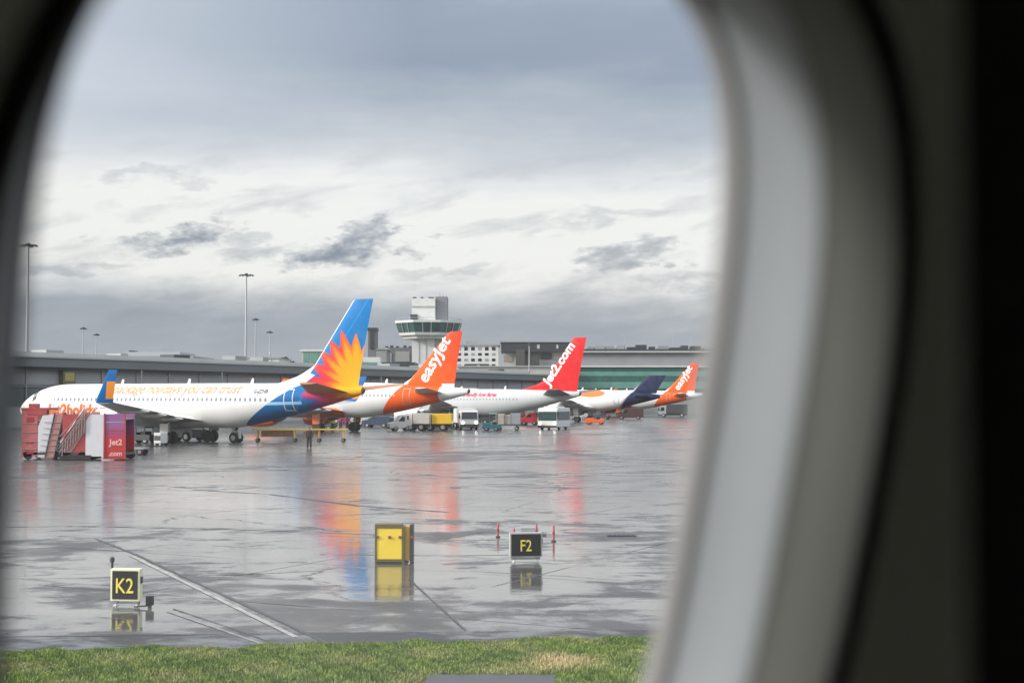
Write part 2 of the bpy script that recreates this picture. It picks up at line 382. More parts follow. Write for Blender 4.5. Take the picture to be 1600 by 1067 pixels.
# ------------------------------------------------------------------ the aircraft cabin the picture is taken from
def cabin():
    th, ph = .4672, .2887
    C = Vector((-.0414, .4896, HCAM - .0217))
    U = Vector((math.cos(th), math.sin(th), 0)); NN = Vector((-math.sin(th) * math.cos(ph), math.cos(th) * math.cos(ph), math.sin(ph)))
    V = Vector((math.sin(th) * math.sin(ph), -math.cos(th) * math.sin(ph), math.cos(ph)))
    root = thing('aircraft_cabin', 'dark aircraft cabin wall with a rounded window the view looks out through', 'aircraft cabin', C)
    W = lambda u, v, n: U * u + V * v + NN * n
    NT = 144
    def loop(a, b, p, n):
        r = []
        for i in range(NT):
            t = 2 * math.pi * (i + .5) / NT; c, s = math.cos(t), math.sin(t)
            r.append((a * math.copysign(abs(c) ** (2 / p), c), b * math.copysign(abs(s) ** (2 / p), s), n))
        return r
    def rings(name, specs, mat, caps=False):
        mb = MB(); mb.loft([[W(*q) for q in loop(*s)] for s in specs], caps=caps)
        return mb.build(name, mat, root, smooth=True)
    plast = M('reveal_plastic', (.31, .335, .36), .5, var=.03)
    plast2 = M('inner_reveal_shaded', (.088, .092, .083), .6, var=.04)  # shade of the inward-turned ring, put into a darker plastic colour
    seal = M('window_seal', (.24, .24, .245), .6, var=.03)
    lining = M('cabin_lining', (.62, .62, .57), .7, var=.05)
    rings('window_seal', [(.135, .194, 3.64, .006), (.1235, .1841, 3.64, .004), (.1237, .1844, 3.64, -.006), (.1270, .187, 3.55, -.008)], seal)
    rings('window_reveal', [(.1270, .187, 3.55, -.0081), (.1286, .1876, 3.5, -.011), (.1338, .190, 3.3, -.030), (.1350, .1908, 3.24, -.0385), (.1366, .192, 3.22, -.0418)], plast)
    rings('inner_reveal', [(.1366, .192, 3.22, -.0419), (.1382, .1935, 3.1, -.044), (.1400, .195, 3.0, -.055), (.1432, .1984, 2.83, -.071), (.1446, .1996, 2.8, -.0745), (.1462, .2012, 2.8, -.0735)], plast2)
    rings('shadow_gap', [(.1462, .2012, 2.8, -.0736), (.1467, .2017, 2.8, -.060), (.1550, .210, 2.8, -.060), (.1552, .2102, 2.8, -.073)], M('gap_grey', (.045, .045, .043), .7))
    # curved sidewall lining and outer skin
    Ro = 1.88; ax = .03 - Ro
    def shell(name, rr, inner, mat, smooth=True):
        mb = MB(); nat = lambda v: ax + math.sqrt(rr * rr - v * v)
        l0 = loop(*inner[:3], 0); RR = []
        for f in (0, .03, .08, .16, .3, .5, .75, 1.0):
            ring = []
            for i, (u, v, _) in enumerate(l0):
                t = 2 * math.pi * (i + .5) / NT; c, s = math.cos(t), math.sin(t); mm = max(abs(c), abs(s))
                uu, vv = 2.5 * c / mm, 1.1 * s / mm
                q, r_ = u + (uu - u) * f, v + (vv - v) * f
                ring.append(W(q, r_, inner[3] if f == 0 else nat(r_)))
            RR.append(ring)
        mb.loft(RR, caps=False)
        a0 = math.asin(1.1 / rr); K = 40
        for sgn in (1,):
            arc = [a0 + (2 * math.pi - 2 * a0 - 0) * k / K for k in range(K + 1)]
            # the far side has its own row of windows, half a metre apart
            ue = [-2.5] + [q for k in range(-4, 5) for q in (k * .51 - .125, k * .51 + .125)] + [2.5]
            far = math.pi - 2 * ph; h_ = .17 / rr
            arc = sorted([a for a in arc if abs(a - far) > h_ + .01] + [far - h_, far, far + h_])
            vs_ = [W(u, rr * math.sin(a), ax + rr * math.cos(a)) for u in ue for a in arc]; na = len(arc)
            mb.add(vs_, [(i * na + j, i * na + j + 1, (i + 1) * na + j + 1, (i + 1) * na + j) for i in range(len(ue) - 1) for j in range(na - 1)
                         if not (i % 2 == 1 and abs((arc[j] + arc[j + 1]) / 2 - far) < h_)])
        for u in (-2.5, 2.5):
            mb.add([W(u, rr * math.sin(2 * math.pi * k / 64), ax + rr * math.cos(2 * math.pi * k / 64)) for k in range(64)], [tuple(range(64))])
        o = mb.build(name, mat, root, smooth=smooth); return o
    shell('sidewall_lining', Ro - .105, (.1552, .2102, 2.8, -.0731), lining)
    shell('fuselage_skin', Ro, (.135, .194, 3.64, .0061), WHITE)
    # window pane: faintly dusty clear acrylic
    m = bpy.data.materials.new('clear_pane'); m.use_nodes = True; t = m.node_tree; t.nodes.clear(); q = N(t)
    o_ = q.n('ShaderNodeOutputMaterial'); tr = q.n('ShaderNodeBsdfTransparent'); tr.inputs[0].default_value = (.97, .98, .98, 1)
    gl_ = q.n('ShaderNodeBsdfGlossy'); gl_.inputs['Roughness'].default_value = .03
    tl = q.n('ShaderNodeBsdfTranslucent'); tl.inputs[0].default_value = (.9, .9, .9, 1)
    fr = q.n('ShaderNodeFresnel'); fr.inputs[0].default_value = 1.45
    m1 = q.n('ShaderNodeMixShader'); m2 = q.n('ShaderNodeMixShader')
    dust = q.noise(q.n('ShaderNodeTexCoord').outputs['Object'], 9, 4, .6)
    q.put(m1.inputs[0], q.mr(dust, .3, .8, .016, .06)); t.links.new(tr.outputs[0], m1.inputs[1]); t.links.new(tl.outputs[0], m1.inputs[2])
    q.put(m2.inputs[0], q.m('MULTIPLY', fr.outputs[0], .8)); t.links.new(m1.outputs[0], m2.inputs[1]); t.links.new(gl_.outputs[0], m2.inputs[2])
    t.links.new(m2.outputs[0], o_.inputs[0])
    mb = MB(); mb.add([W(*p) for p in loop(.1237, .1843, 3.64, -.002)], [tuple(range(NT))])
    mb.build('window_pane', m, root)
    # added seat back, put here to turn the right edge black
    Nh = Vector((-math.sin(th), math.cos(th), 0)); eye = Vector((0, 0, HCAM))
    seat = thing('added_dark_seat', 'added dark seat back making the black right edge beside the window', 'seat', eye + U * .31 + Nh * .020 - Vector((0, 0, 1.1)), th)
    seatm = M('seat_fabric', (.012, .012, .014), .9, var=.3, vs=30)
    def rr(u, wd, y0, z0, z1, rad):          # rounded outline in the plane across the cabin
        pts = []
        for cx, cz, a0 in ((y0 + wd - rad, z1 - rad, 0), (y0 + rad, z1 - rad, 90), (y0 + rad, z0 + rad, 180), (y0 + wd - rad, z0 + rad, 270)):
            for k in range(7): a = R(a0 + 15 * k); pts.append((u, cx + rad * math.cos(a), cz + rad * math.sin(a)))
        return pts
    MB().loft([rr(-.03, .44, -.215, .30, 1.33, .07), rr(-.055, .47, -.23, .28, 1.35, .08), rr(.05, .47, -.23, .28, 1.35, .08), rr(.08, .43, -.21, .3, 1.33, .07)]).build('backrest', seatm, seat, smooth=True)
    MB().loft([rr(-.06, .28, -.14, 1.08, 1.36, .05), rr(-.075, .24, -.12, 1.10, 1.34, .05)]).build('headrest', seatm, seat, smooth=True)
    MB().loft([[(a, b, z) for a, b in ((.0, -.23), (.5, -.23), (.5, .23), (.0, .23))] for z in (.17, .28)]).build('seat_cushion', seatm, seat, bevel=.03)
    for sy in (-.18, .18): MB().tube((.25, sy, -.28), (.25, sy, .17), .02).build('leg', DKMET, seat)
cabin()

# ------------------------------------------------------------------ airliners
def text2d(s, bold=0.0, shear=0.0, cuts=True):
    cu = bpy.data.curves.new('txt', 'FONT'); cu.body = s; cu.size = 1.0; cu.resolution_u = 3; cu.shear = shear; cu.offset = bold
    o = bpy.data.objects.new('txt', cu); COL.objects.link(o)
    dg = bpy.context.evaluated_depsgraph_get(); dg.update()
    me = bpy.data.meshes.new_from_object(o.evaluated_get(dg))
    vs = [(v.co.x, v.co.y) for v in me.vertices]; fs = [tuple(p.vertices) for p in me.polygons]
    bpy.data.objects.remove(o); bpy.data.curves.remove(cu); bpy.data.meshes.remove(me)
    bm = bmesh.new(); bv = [bm.verts.new((x, y, 0)) for x, y in vs]
    for f in fs:
        try: bm.faces.new([bv[i] for i in f])
        except ValueError: pass
    for ax, no in ((0, (1, 0, 0)), (1, (0, 1, 0))):
        lo = min(v[ax] for v in vs); hi = max(v[ax] for v in vs); c = lo + .1
        while cuts and c < hi:
            co = [0, 0, 0]; co[ax] = c
            bmesh.ops.bisect_plane(bm, geom=bm.verts[:] + bm.edges[:] + bm.faces[:], plane_co=co, plane_no=no); c += .1
    bm.verts.index_update(); vs = [(v.co.x, v.co.y) for v in bm.verts]; fs = [tuple(v.index for v in f.verts) for f in bm.faces]; bm.free()
    x0 = min(v[0] for v in vs); x1 = max(v[0] for v in vs)
    return [(x - x0, y) for x, y in vs], fs, x1 - x0
def decal(name, s, mat, parent, fn, length, bold=0.0, shear=0.0, hscale=1.0):
    vs, fs, wd = text2d(s, bold, shear); k = length / wd
    mb = MB(); mb.add([fn(x * k, y * k * hscale) for x, y in vs], fs)
    # give the lettering real thickness
    o = mb.build(name, mat, parent); return o

def lerp_tab(tab, x):
    if x <= tab[0][0]: return tab[0][1:]
    for a, b in zip(tab, tab[1:]):
        if x <= b[0]:
            f = (x - a[0]) / (b[0] - a[0]); return tuple(p + (q - p) * f for p, q in zip(a[1:], b[1:]))
    return tab[-1][1:]

def airliner(label, cfg, loc, rz, group=None):
    L, zc, rz_, ry_ = cfg['L'], cfg['zc'], cfg['rz'], cfg['ry']
    T, NL = cfg['T'], 6.5; ztip = cfg['ztip']
    root = thing('airliner', label, 'airplane', loc, rz, group)
    bodym, finm = cfg['body'], cfg['fin']
    def prof(x):
        if x < T:
            f = max(0.0, 1 - x / T); top = zc + rz_ - (zc + rz_ - ztip - .32) * f ** 1.5
            bot = zc - rz_ + (ztip - .32 - zc + rz_) * f ** 1.25
            return ((top + bot) / 2, (top - bot) / 2, ry_ * (1 - f ** 1.7) + .28 * f ** 1.7)
        if x > L - NL:
            s = max(0.0, (L - x) / NL); k = (1 - (1 - s) ** 2.1) ** .62
            return (zc - .55 * (1 - s) ** 1.8, max(.02, rz_ * k), max(.02, ry_ * k))
        return (zc, rz_, ry_)
    def fy(x, z, off=.02):
        c, a, b = prof(x); q = max(-.97, min(.97, (z - c) / a)); return b * math.sqrt(1 - q * q) + off
    xs = [0, .15, .4] + [T * k / 14 for k in range(1, 15)] + [T + (L - NL - T) * k / 8 for k in range(1, 9)] + [L - NL * (1 - (k / 14)) ** 1.6 for k in range(1, 15)]
    rings = []
    for x in xs:
        c, a, b = prof(x)
        rings.append([(x, b * math.sin(t), c + a * math.cos(t)) for t in [2 * math.pi * i / 40 for i in range(40)]])
    MB().loft(rings).build('fuselage', bodym, root, smooth=True)
    # APU exhaust
    MB().lathe([(.20, -.14), (.24, .04)], (0, 0, ztip), 'x', 14).build('exhaust', DKMET, root, smooth=True)
    # fin
    ft = cfg['fintab']                                     # z, xLE, xTE, half thickness
    AF = [(0, 0), (.03, .45), (.12, .85), (.32, 1.0), (.6, .75), (.85, .3), (1, .03)]
    def airf(le, te, h): return [(le + (te - le) * f, h * k) for f, k in AF] + [(le + (te - le) * f, -h * k) for f, k in AF[-2:0:-1]]
    MB().loft([[(x, y, z) for x, y in airf(le, te, h)] for z, le, te, h in ft]).build('tail_fin', finm, root, smooth=True)
    def finy(x, z):
        le, te, h = lerp_tab(ft, z); f = max(0, min(1, (x - le) / (te - le)))
        for (a, ka), (b, kb) in zip(AF, AF[1:]):
            if f <= b: return h * (ka + (kb - ka) * (f - a) / (b - a)) + .035
        return .035
    # tailplanes, wings, winglets, engines, gear
    hs = cfg['stab']
    for s in (1, -1):
        MB().loft([[(x, s * y, z + q) for x, q in airf(le, te, h)] for y, le, te, z, h in hs]).build('tailplane', cfg.get('stabm', WINGM), root, smooth=True)
    wt_ = cfg['wing']
    for s in (1, -1):
        wg = MB().loft([[(x, s * y, z + q) for x, q in airf(le, te, h)] for y, le, te, z, h in wt_]).build('wing', WINGM, root, smooth=True)
        if cfg.get('winglet'):
            MB().loft([[(x, s * (y + q), z) for x, q in airf(le, te, h)] for z, le, te, y, h in cfg['winglet']]).build('winglet', cfg['wingletm'], wg, smooth=True)
        for k in range(3):
            f = .3 + .2 * k; y, (le, te, z, h) = None, lerp_tab(wt_, wt_[0][0] + (wt_[-1][0] - wt_[0][0]) * f)
            yy = wt_[0][0] + (wt_[-1][0] - wt_[0][0]) * f
            MB().loft([[(te + dx, s * (yy + .16 * r * math.cos(a)), z - .22 + .2 * r * math.sin(a)) for a in [6.283 * i / 10 for i in range(10)]] for dx, r in ((2.2, .2), (1.2, 1), (0, 1), (-.9, .15))]).build('flap_fairing', WINGM, wg, smooth=True)
        ex, ey, ez, er = cfg['eng']
        en = MB().lathe([(er * .5, .25), (er * .8, .2), (er * .88, 0), (er * .96, .05), (er, .5), (er, 1.5), (er * .9, 2.8), (er * .72, 3.6), (er * .66, 3.6), (er * .5, 3.4)][::-1], (0, 0, 0), 'x', 28)
        en.v = [(ex - x, s * ey + y, ez + z) for x, y, z in en.v]
        eo = en.build('engine', cfg.get('engm', WHITE), root, smooth=True)
        MB().lathe([(er * .40, 0), (er * .38, -.9), (er * .12, -1.6)], (ex - 3.4, s * ey, ez), 'x', 16).build('exhaust_cone', DKMET, eo, smooth=True)
        MB().prism([(ex - .8, ez + er * .85), (ex - 3.3, ez + er * .6), (ex - 4.4, ez + er + .55), (ex - 1.6, ez + er + .5)], s * ey - .12, s * ey + .12).build('pylon', WHITE, eo)
        gx, gy, gw = cfg['gear']
        gg = MB().tube((gx, s * gy, zc - rz_ + .5), (gx, s * gy, gw), .13).tube((gx, s * gy, gw), (gx, s * gy * .4, zc - rz_ + .4), .07).build('landing_gear', STEEL, root)
        for dy in (-.42, .42):
            MB().lathe([(gw * .5, -.17), (gw * .92, -.18), (gw, -.1), (gw, .1), (gw * .92, .18), (gw * .5, .17)], (gx, s * gy + dy, gw), 'y', 22).build('wheel', DARK, gg, smooth=True)
        MB().prism([(gx - .5, zc - rz_ + .4), (gx + .5, zc - rz_ + .4), (gx + .45, gw + .45), (gx - .45, gw + .45)], s * (gy + .62), s * (gy + .67)).build('gear_door', cfg.get('engm', WHITE), root)
    nx = L - 4.2
    gg = MB().tube((nx, 0, zc - rz_ + .3), (nx, 0, .36), .09).build('landing_gear', STEEL, root)
    for dy in (-.22, .22):
        MB().lathe([(.2, -.1), (.33, -.1), (.35, 0), (.33, .1), (.2, .1)], (nx, dy, .35), 'y', 18).build('wheel', DARK, gg, smooth=True)
    # belly fairing
    wx = (wt_[0][1] + wt_[0][2]) / 2
    MB().loft([[(wx + dx, r * 1.85 * math.sin(a) * ry_ / 1.88, zc - rz_ * .55 + r * rz_ * .52 * math.cos(a)) for a in [6.283 * i / 24 for i in range(24)]] for dx, r in ((5.5, .55), (4, .92), (0, 1.0), (-3.5, .92), (-6, .5))]).build('belly_fairing', cfg.get('engm', WHITE), root, smooth=True)
    # windows: one mesh, copied down the row
    zw = zc + .55
    pts = [(.12 * math.cos(a), .17 * math.sin(a)) for a in [6.283 * i / 10 for i in range(10)]]
    wmesh = None; k = 0
    x = cfg.get('w0', 9.0)
    while x < L - 6.0:
        if wmesh is None:
            c, a, b = zc, rz_, ry_
            mb = MB(); yb = lambda dz: b * math.sqrt(1 - ((zw + dz - c) / a) ** 2)
            mb.loft([[(px, yb(pz) - .02, zw + pz) for px, pz in pts], [(px, yb(pz) + .012, zw + pz) for px, pz in pts]])
            o = mb.build('window', cfg.get('winm', DGLASS), root); wmesh = o
        else:
            o = bpy.data.objects.new('window', wmesh.data); COL.objects.link(o); o.parent = root
        o.location = (x, fy(x, zw, 0) - fy(15, zw, 0), 0)
        x += .52
    # doors
    for dx, z0, z1 in cfg['doors']:
        mb = MB()
        for s in (1,):
            def pl(xa, xb, za, zb):
                n = 8; A = [(xa, fy(xa, za + (zb - za) * i / n, .015), za + (zb - za) * i / n) for i in range(n + 1)]
                B = [(xb, fy(xb, za + (zb - za) * i / n, .015), za + (zb - za) * i / n) for i in range(n + 1)]
                mb.loft([A, B], caps=False, closed=False)
            e = .07; pl(dx, dx + .9, z1 - e, z1); pl(dx, dx + .9, z0, z0 + e); pl(dx, dx + e, z0 + e, z1 - e); pl(dx + .9 - e, dx + .9, z0 + e, z1 - e)
        mb.build('door', cfg.get('doorm', WHITE), root)
    # cockpit windows
    mb = MB()
    for k in range(3):
        a0, a1 = .12 + k * .36, .40 + k * .36
        q = []
        for (fx, up) in ((0, 0), (0, 1), (1, 1), (1, 0)):
            xx = L - 2.3 - .55 * up - fx * 0 ; c, a, b = prof(xx); ang = a0 + (a1 - a0) * fx
            ang = ang * (1.0 if up else 1.12)
            xx -= ang * .5; c, a, b = prof(xx)
            q.append((xx, (b + .02) * math.sin(ang), c + (a + .02) * math.cos(ang) - 0.0))
        mb.add(q, [(0, 1, 2, 3)]); mb.add([(x_, -y_, z_) for x_, y_, z_ in q], [(3, 2, 1, 0)])
    mb.build('cockpit_window', DGLASS, root)
    # antennas
    for ax_ in (L * .3, L * .48, L * .68):
        MB().prism([(ax_, zc + rz_ - .05), (ax_ - .35, zc + rz_ - .05), (ax_ - .4, zc + rz_ + .42), (ax_ - .2, zc + rz_ + .42)], -.03, .03).build('antenna', WHITE, root)
    return root, fy, finy

def livery(name, fn, rough=.5):
    m = bpy.data.materials.new(name); m.use_nodes = True; t = m.node_tree; g = N(t); b = t.nodes['Principled BSDF']
    tcn = g.n('ShaderNodeTexCoord'); X, Y, Z = g.xyz(tcn.outputs['Object'])
    col = fn(g, X, Z)
    dirt = g.noise(tcn.outputs['Object'], .9, 4, .6)
    g.put(b.inputs['Base Color'], g.mix(g.mr(dirt, .45, .8, 0, .10), col, (.35, .34, .32)))
    b.inputs['Roughness'].default_value = rough; b.inputs['Specular IOR Level'].default_value = .10
    return m
WH = (.70, .70, .69)
def sunburst(g, X, Z, basecol):
    dx = g.m('SUBTRACT', X, .5); dz = g.m('SUBTRACT', Z, 4.75)
    ang = g.m('ARCTAN2', dz, dx); r = g.m('SQRT', g.m('ADD', g.m('MULTIPLY', dx, dx), g.m('MULTIPLY', dz, dz)))
    def star(n, ph, rin, rout, pw=1.2):
        fr = g.m('FRACT', g.m('ADD', g.m('MULTIPLY', ang, n / 6.28318), ph))
        tri = g.m('MULTIPLY', g.m('ABSOLUTE', g.m('SUBTRACT', fr, .5)), 2.0)
        big = g.noise(g.comb(g.m('MULTIPLY', g.m('FLOOR', g.m('ADD', g.m('MULTIPLY', ang, n / 6.28318), g.m('ADD', 0.5, ph))), 3.7), 0.0), 1.0, 1)
        return g.m('ADD', rin, g.m('MULTIPLY', g.m('MULTIPLY', g.m('POWER', tri, pw), rout - rin), g.mr(big, .2, .8, .75, 1.2)))
    rs = star(23, .35, 3.9, 5.3, 1.0); ys = star(23, .35, 3.1, 4.5, 1.0)
    up = g.mr(ang, 1.15, 1.45, 0.0, .55)              # the rays turn wholly yellow towards the top
    ys = g.m('ADD', ys, up)
    below = g.mr(dz, -.1, -2.0, 0, 1.0)
    v = g.m('ADD', g.m('DIVIDE', r, ys), below)
    v = g.m('ADD', v, g.mr(ang, .9, .2, 0, .30))
    c = g.ramp(g.m('MULTIPLY', v, .5), [(0, (.80, .42, .012)), (.38, (.80, .34, .012)), (.47, (.76, .16, .02)), (.56, (.66, .05, .04)), (.74, (.52, .04, .12)), (.9, (.20, .03, .20)), (1.0, (.10, .04, .25))])
    return g.mix(g.m('LESS_THAN', r, g.m('ADD', rs, g.mr(ang, 1.3, 1.6, 0, -.6))), basecol, c)
def liv1(g, X, Z):
    la = g.m('SUBTRACT', 12.3, g.m('MULTIPLY', g.m('SUBTRACT', Z, 1.4), 1.62)); lb = g.m('ADD', .78, g.m('MULTIPLY', g.m('SUBTRACT', 12.5, Z), .714))
    lb = g.m('SUBTRACT', lb, g.mr(Z, 6.2, 5.5, 0, 3.0))
    isb = g.m('LESS_THAN', X, g.m('MAXIMUM', la, lb))
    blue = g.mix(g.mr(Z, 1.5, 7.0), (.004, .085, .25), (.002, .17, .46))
    strk = g.m('LESS_THAN', g.m('ABSOLUTE', g.m('SUBTRACT', g.m('ADD', X, g.m('MULTIPLY', Z, .72)), 8.4)), .09)
    blue = g.mix(g.m('MULTIPLY', strk, .4), blue, (.02, .30, .65))
    band = g.m('LESS_THAN', g.m('ABSOLUTE', g.m('SUBTRACT', Z, g.m('ADD', 3.75, g.m('MULTIPLY', X, -.02)))), .13)
    blue = g.mix(g.m('MULTIPLY', g.m('MULTIPLY', band, g.m('GREATER_THAN', X, 5.5)), .8), blue, (.35, .6, .85))
    return g.mix(isb, WH, sunburst(g, X, Z, blue))
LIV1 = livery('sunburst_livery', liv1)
def liv2(g, X, Z):
    la = g.m('SUBTRACT', 11.4, g.m('MULTIPLY', g.m('SUBTRACT', Z, 1.9), .86))
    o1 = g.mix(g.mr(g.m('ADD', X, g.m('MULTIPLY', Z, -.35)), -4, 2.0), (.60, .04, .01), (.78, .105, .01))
    c = g.mix(g.m('LESS_THAN', X, la), WH, o1)
    return g.mix(g.m('MULTIPLY', g.m('LESS_THAN', X, 3.5), g.m('LESS_THAN', Z, 5.75)), c, WH)
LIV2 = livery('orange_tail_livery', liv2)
LIV3 = livery('silver_livery', lambda g, X, Z: (.50, .52, .53))
LIV3F = livery('red_fin_livery', lambda g, X, Z: (.68, .022, .028))
def liv4(g, X, Z):
    la = g.m('SUBTRACT', 7.4, g.m('MULTIPLY', g.m('SUBTRACT', Z, 1.9), .80))
    c = g.mix(g.mr(g.m('SUBTRACT', la, X), -.3, .3), (.8, .8, .79), (.012, .02, .065))
    ex = g.m('DIVIDE', g.m('SUBTRACT', X, 12.0), 2.6); ez = g.m('DIVIDE', g.m('SUBTRACT', Z, 4.9), .62)
    q = g.m('ADD', g.m('MULTIPLY', ex, ex), g.m('MULTIPLY', ez, ez))
    return g.mix(g.m('LESS_THAN', q, 1.0), c, (.80, .20, .05))
LIV4 = livery('navy_tail_livery', liv4)
def wl1(g, X, Z):
    c = g.mix(g.m('MULTIPLY', g.m('LESS_THAN', X, g.m('ADD', 12.45, g.m('MULTIPLY', g.m('SUBTRACT', Z, 4.3), -.25))), g.m('MULTIPLY', g.m('LESS_THAN', Z, 5.35), g.m('GREATER_THAN', Z, 4.0))), (.004, .12, .36), (.75, .26, .03))
    return c
WLM = livery('sunburst_winglet', wl1)
WLR = livery('red_winglet', lambda g, X, Z: (.7, .03, .04))

wing737 = [(0.6, 25.6, 16.0, 2.05, .62), (1.9, 24.6, 16.2, 2.1, .55), (5.6, 21.0, 15.6, 2.5, .32), (17.1, 13.8, 12.0, 3.72, .12)]
wl737 = [(3.70, 13.8, 12.0, 17.1, .10), (4.0, 13.5, 11.8, 17.35, .07), (6.25, 11.9, 11.05, 17.75, .04)]
stab737 = [(.3, 5.6, 1.3, 4.55, .20), (7.1, 1.5, -.2, 5.25, .08)]
fin737 = [(4.7, 9.2, .45, .02), (5.3, 9.0, .42, .05), (5.55, 8.1, .38, .10), (5.9, 6.9, .32, .16), (6.25, 6.1, .26, .22), (6.9, 4.95, .15, .25), (9.7, 2.93, -.4, .20), (12.3, 1.05, -.98, .12), (12.5, .8, -1.0, .04)]
C737 = dict(L=39.5, zc=3.4, rz=2.0, ry=1.88, T=13.5, ztip=4.68, fintab=fin737, stab=stab737, wing=wing737, winglet=wl737, eng=(26.6, 4.85, 1.62, 1.0),
            gear=(18.6, 2.86, .56), doors=[(6.3, 2.95, 4.85), (32.6, 2.75, 4.65)])
HEAD = math.pi - R(27)
def tail_at(px, D): return Vector(((px - 800) / F * D, D, 0))
t1, D1 = tail_at(567, 121), 121
c = dict(C737, body=LIV1, fin=LIV1, wingletm=WLM, stabm=M('ochre_tailplane', (.50, .20, .05), .4, var=.12))
c['winm'] = M('blue_grey_glass', (.20, .24, .29), .4)
j1, fy, finy = airliner('white airliner with blue fin and yellow sunburst tail, nearest of the parked jets', c, t1, HEAD)
OT = M('orange_lettering', (.75, .30, .13), .5, var=.05); OT2 = M('orange_red_lettering', (.80, .18, .05), .5)
decal('lettering', 'package holidays you can trust', OT, j1, lambda u, v: (26.6 - u, fy(26.6 - u, 4.5 + v), 4.5 + v), 14.8, .006, .25, 1.0)
decal('lettering', 'Jet2holidays', OT2, j1, lambda u, v: (34.5 - u, fy(34.5 - u, 2.45 + v), 2.45 + v), 7.6, .03, .25)
decal('registration', 'G-JZHB', M('grey_lettering', (.12, .13, .15), .5), j1, lambda u, v: (10.4 - u, fy(10.4 - u, 4.5 + v), 4.5 + v), 1.5, .02)

finA = [(5.2, 9.0, 1.9, .04), (5.9, 8.5, 1.8, .14), (6.4, 7.6, 1.7, .24), (8.0, 6.05, 1.5, .25), (11.5, 2.75, .85, .12), (11.76, 2.4, .8, .04)]
CA = dict(L=37.5, zc=3.85, rz=2.07, ry=1.975, T=14.0, ztip=4.85, fintab=finA, stab=[(.4, 7.0, 3.2, 4.7, .2), (6.2, 3.4, 1.9, 5.2, .08)],
          wing=[(.6, 25.0, 16.0, 2.5, .6), (2.0, 24.2, 16.1, 2.55, .5), (6.0, 21.3, 16.0, 2.95, .3), (16.6, 15.2, 13.6, 4.0, .12)],
          winglet=[(4.0, 15.0, 13.7, 16.6, .08), (6.2, 13.4, 12.7, 17.2, .04)], wingletm=ORANGE, eng=(26.4, 5.75, 1.75, 1.08), engm=ORANGE,
          gear=(18.0, 3.8, .58), doors=[(7.0, 3.3, 5.2), (31.5, 3.2, 5.1)], doorm=GREYP, body=LIV2, fin=LIV2, stabm=M('pale_tailplane', (.62, .60, .57), .4))
CA['winm'] = M('pale_glass', (.30, .32, .35), .4)
WT = M('white_lettering', (.85, .85, .84), .5, var=.02)
def easy(label, px, D):
    j, fy2, finy2 = airliner(label, CA, tail_at(px, D), HEAD)
    a = R(57)
    def f2(u, v):
        x = 5.45 - (u * math.cos(a) - v * math.sin(a)) ; z = 5.75 + u * math.sin(a) + v * math.cos(a); return (x, finy2(x, z), z)
    decal('lettering', 'easyJet', WT, j, f2, 5.9, .022, 0)
    return j, fy2
j2, fy2 = easy('white airliner with orange fin standing between the sunburst jet and the red-finned jet', 732, 163)
REDT = M('pink_red_lettering', (.72, .06, .12), .5, var=.05)
c = dict(C737, body=LIV3, fin=LIV3F, engm=SILVER, stabm=M('dark_grey_tailplane', (.12, .12, .125), .4), wingletm=WLR, doorm=SILVER, winm=M('pale_glass', (.30, .32, .35), .4))
j3, fy3, finy3 = airliner('silver airliner with bright red fin parked behind the white bus', c, tail_at(906, 197), HEAD)
a3 = R(54)
def f3(u, v):
    x = 4.75 - (u * math.cos(a3) - v * math.sin(a3)); z = 5.65 + u * math.sin(a3) + v * math.cos(a3); return (x, finy3(x, z), z)
decal('lettering', 'Jet2.com', WT, j3, f3, 7.0, .03)
decal('lettering', 'friendly low fares', REDT, j3, lambda u, v: (17.6 - u, fy3(17.6 - u, 4.35 + v), 4.35 + v), 5.4, .03, .2)
fin4 = [(4.9, 6.0, .5, .04), (5.5, 4.7, .3, .16), (7.7, 2.2, -1.1, .10), (7.95, 1.9, -1.2, .04)]
c = dict(L=30.0, zc=3.75, rz=1.8, ry=1.7, T=10.5, ztip=4.4, fintab=fin4, stab=[(.3, 4.6, 1.6, 4.3, .15), (5.0, 2.0, .7, 4.7, .06)],
         wing=[(.6, 19.0, 12.5, 2.6, .5), (2.0, 18.4, 12.6, 2.65, .42), (13.0, 12.0, 10.4, 3.8, .1)], eng=(19.5, 4.2, 1.8, .85), gear=(14.0, 2.6, .5),
         doors=[(6.8, 3.1, 4.9)], doorm=GREYP, body=LIV4, fin=LIV4, stabm=NAVY, w0=14.8)
airliner('small white airliner with low navy tail and orange patch near the green glass terminal', c, tail_at(1030, 240), HEAD)
easy('white airliner with orange fin at the far right of the row beside the window edge', 1098, 308)

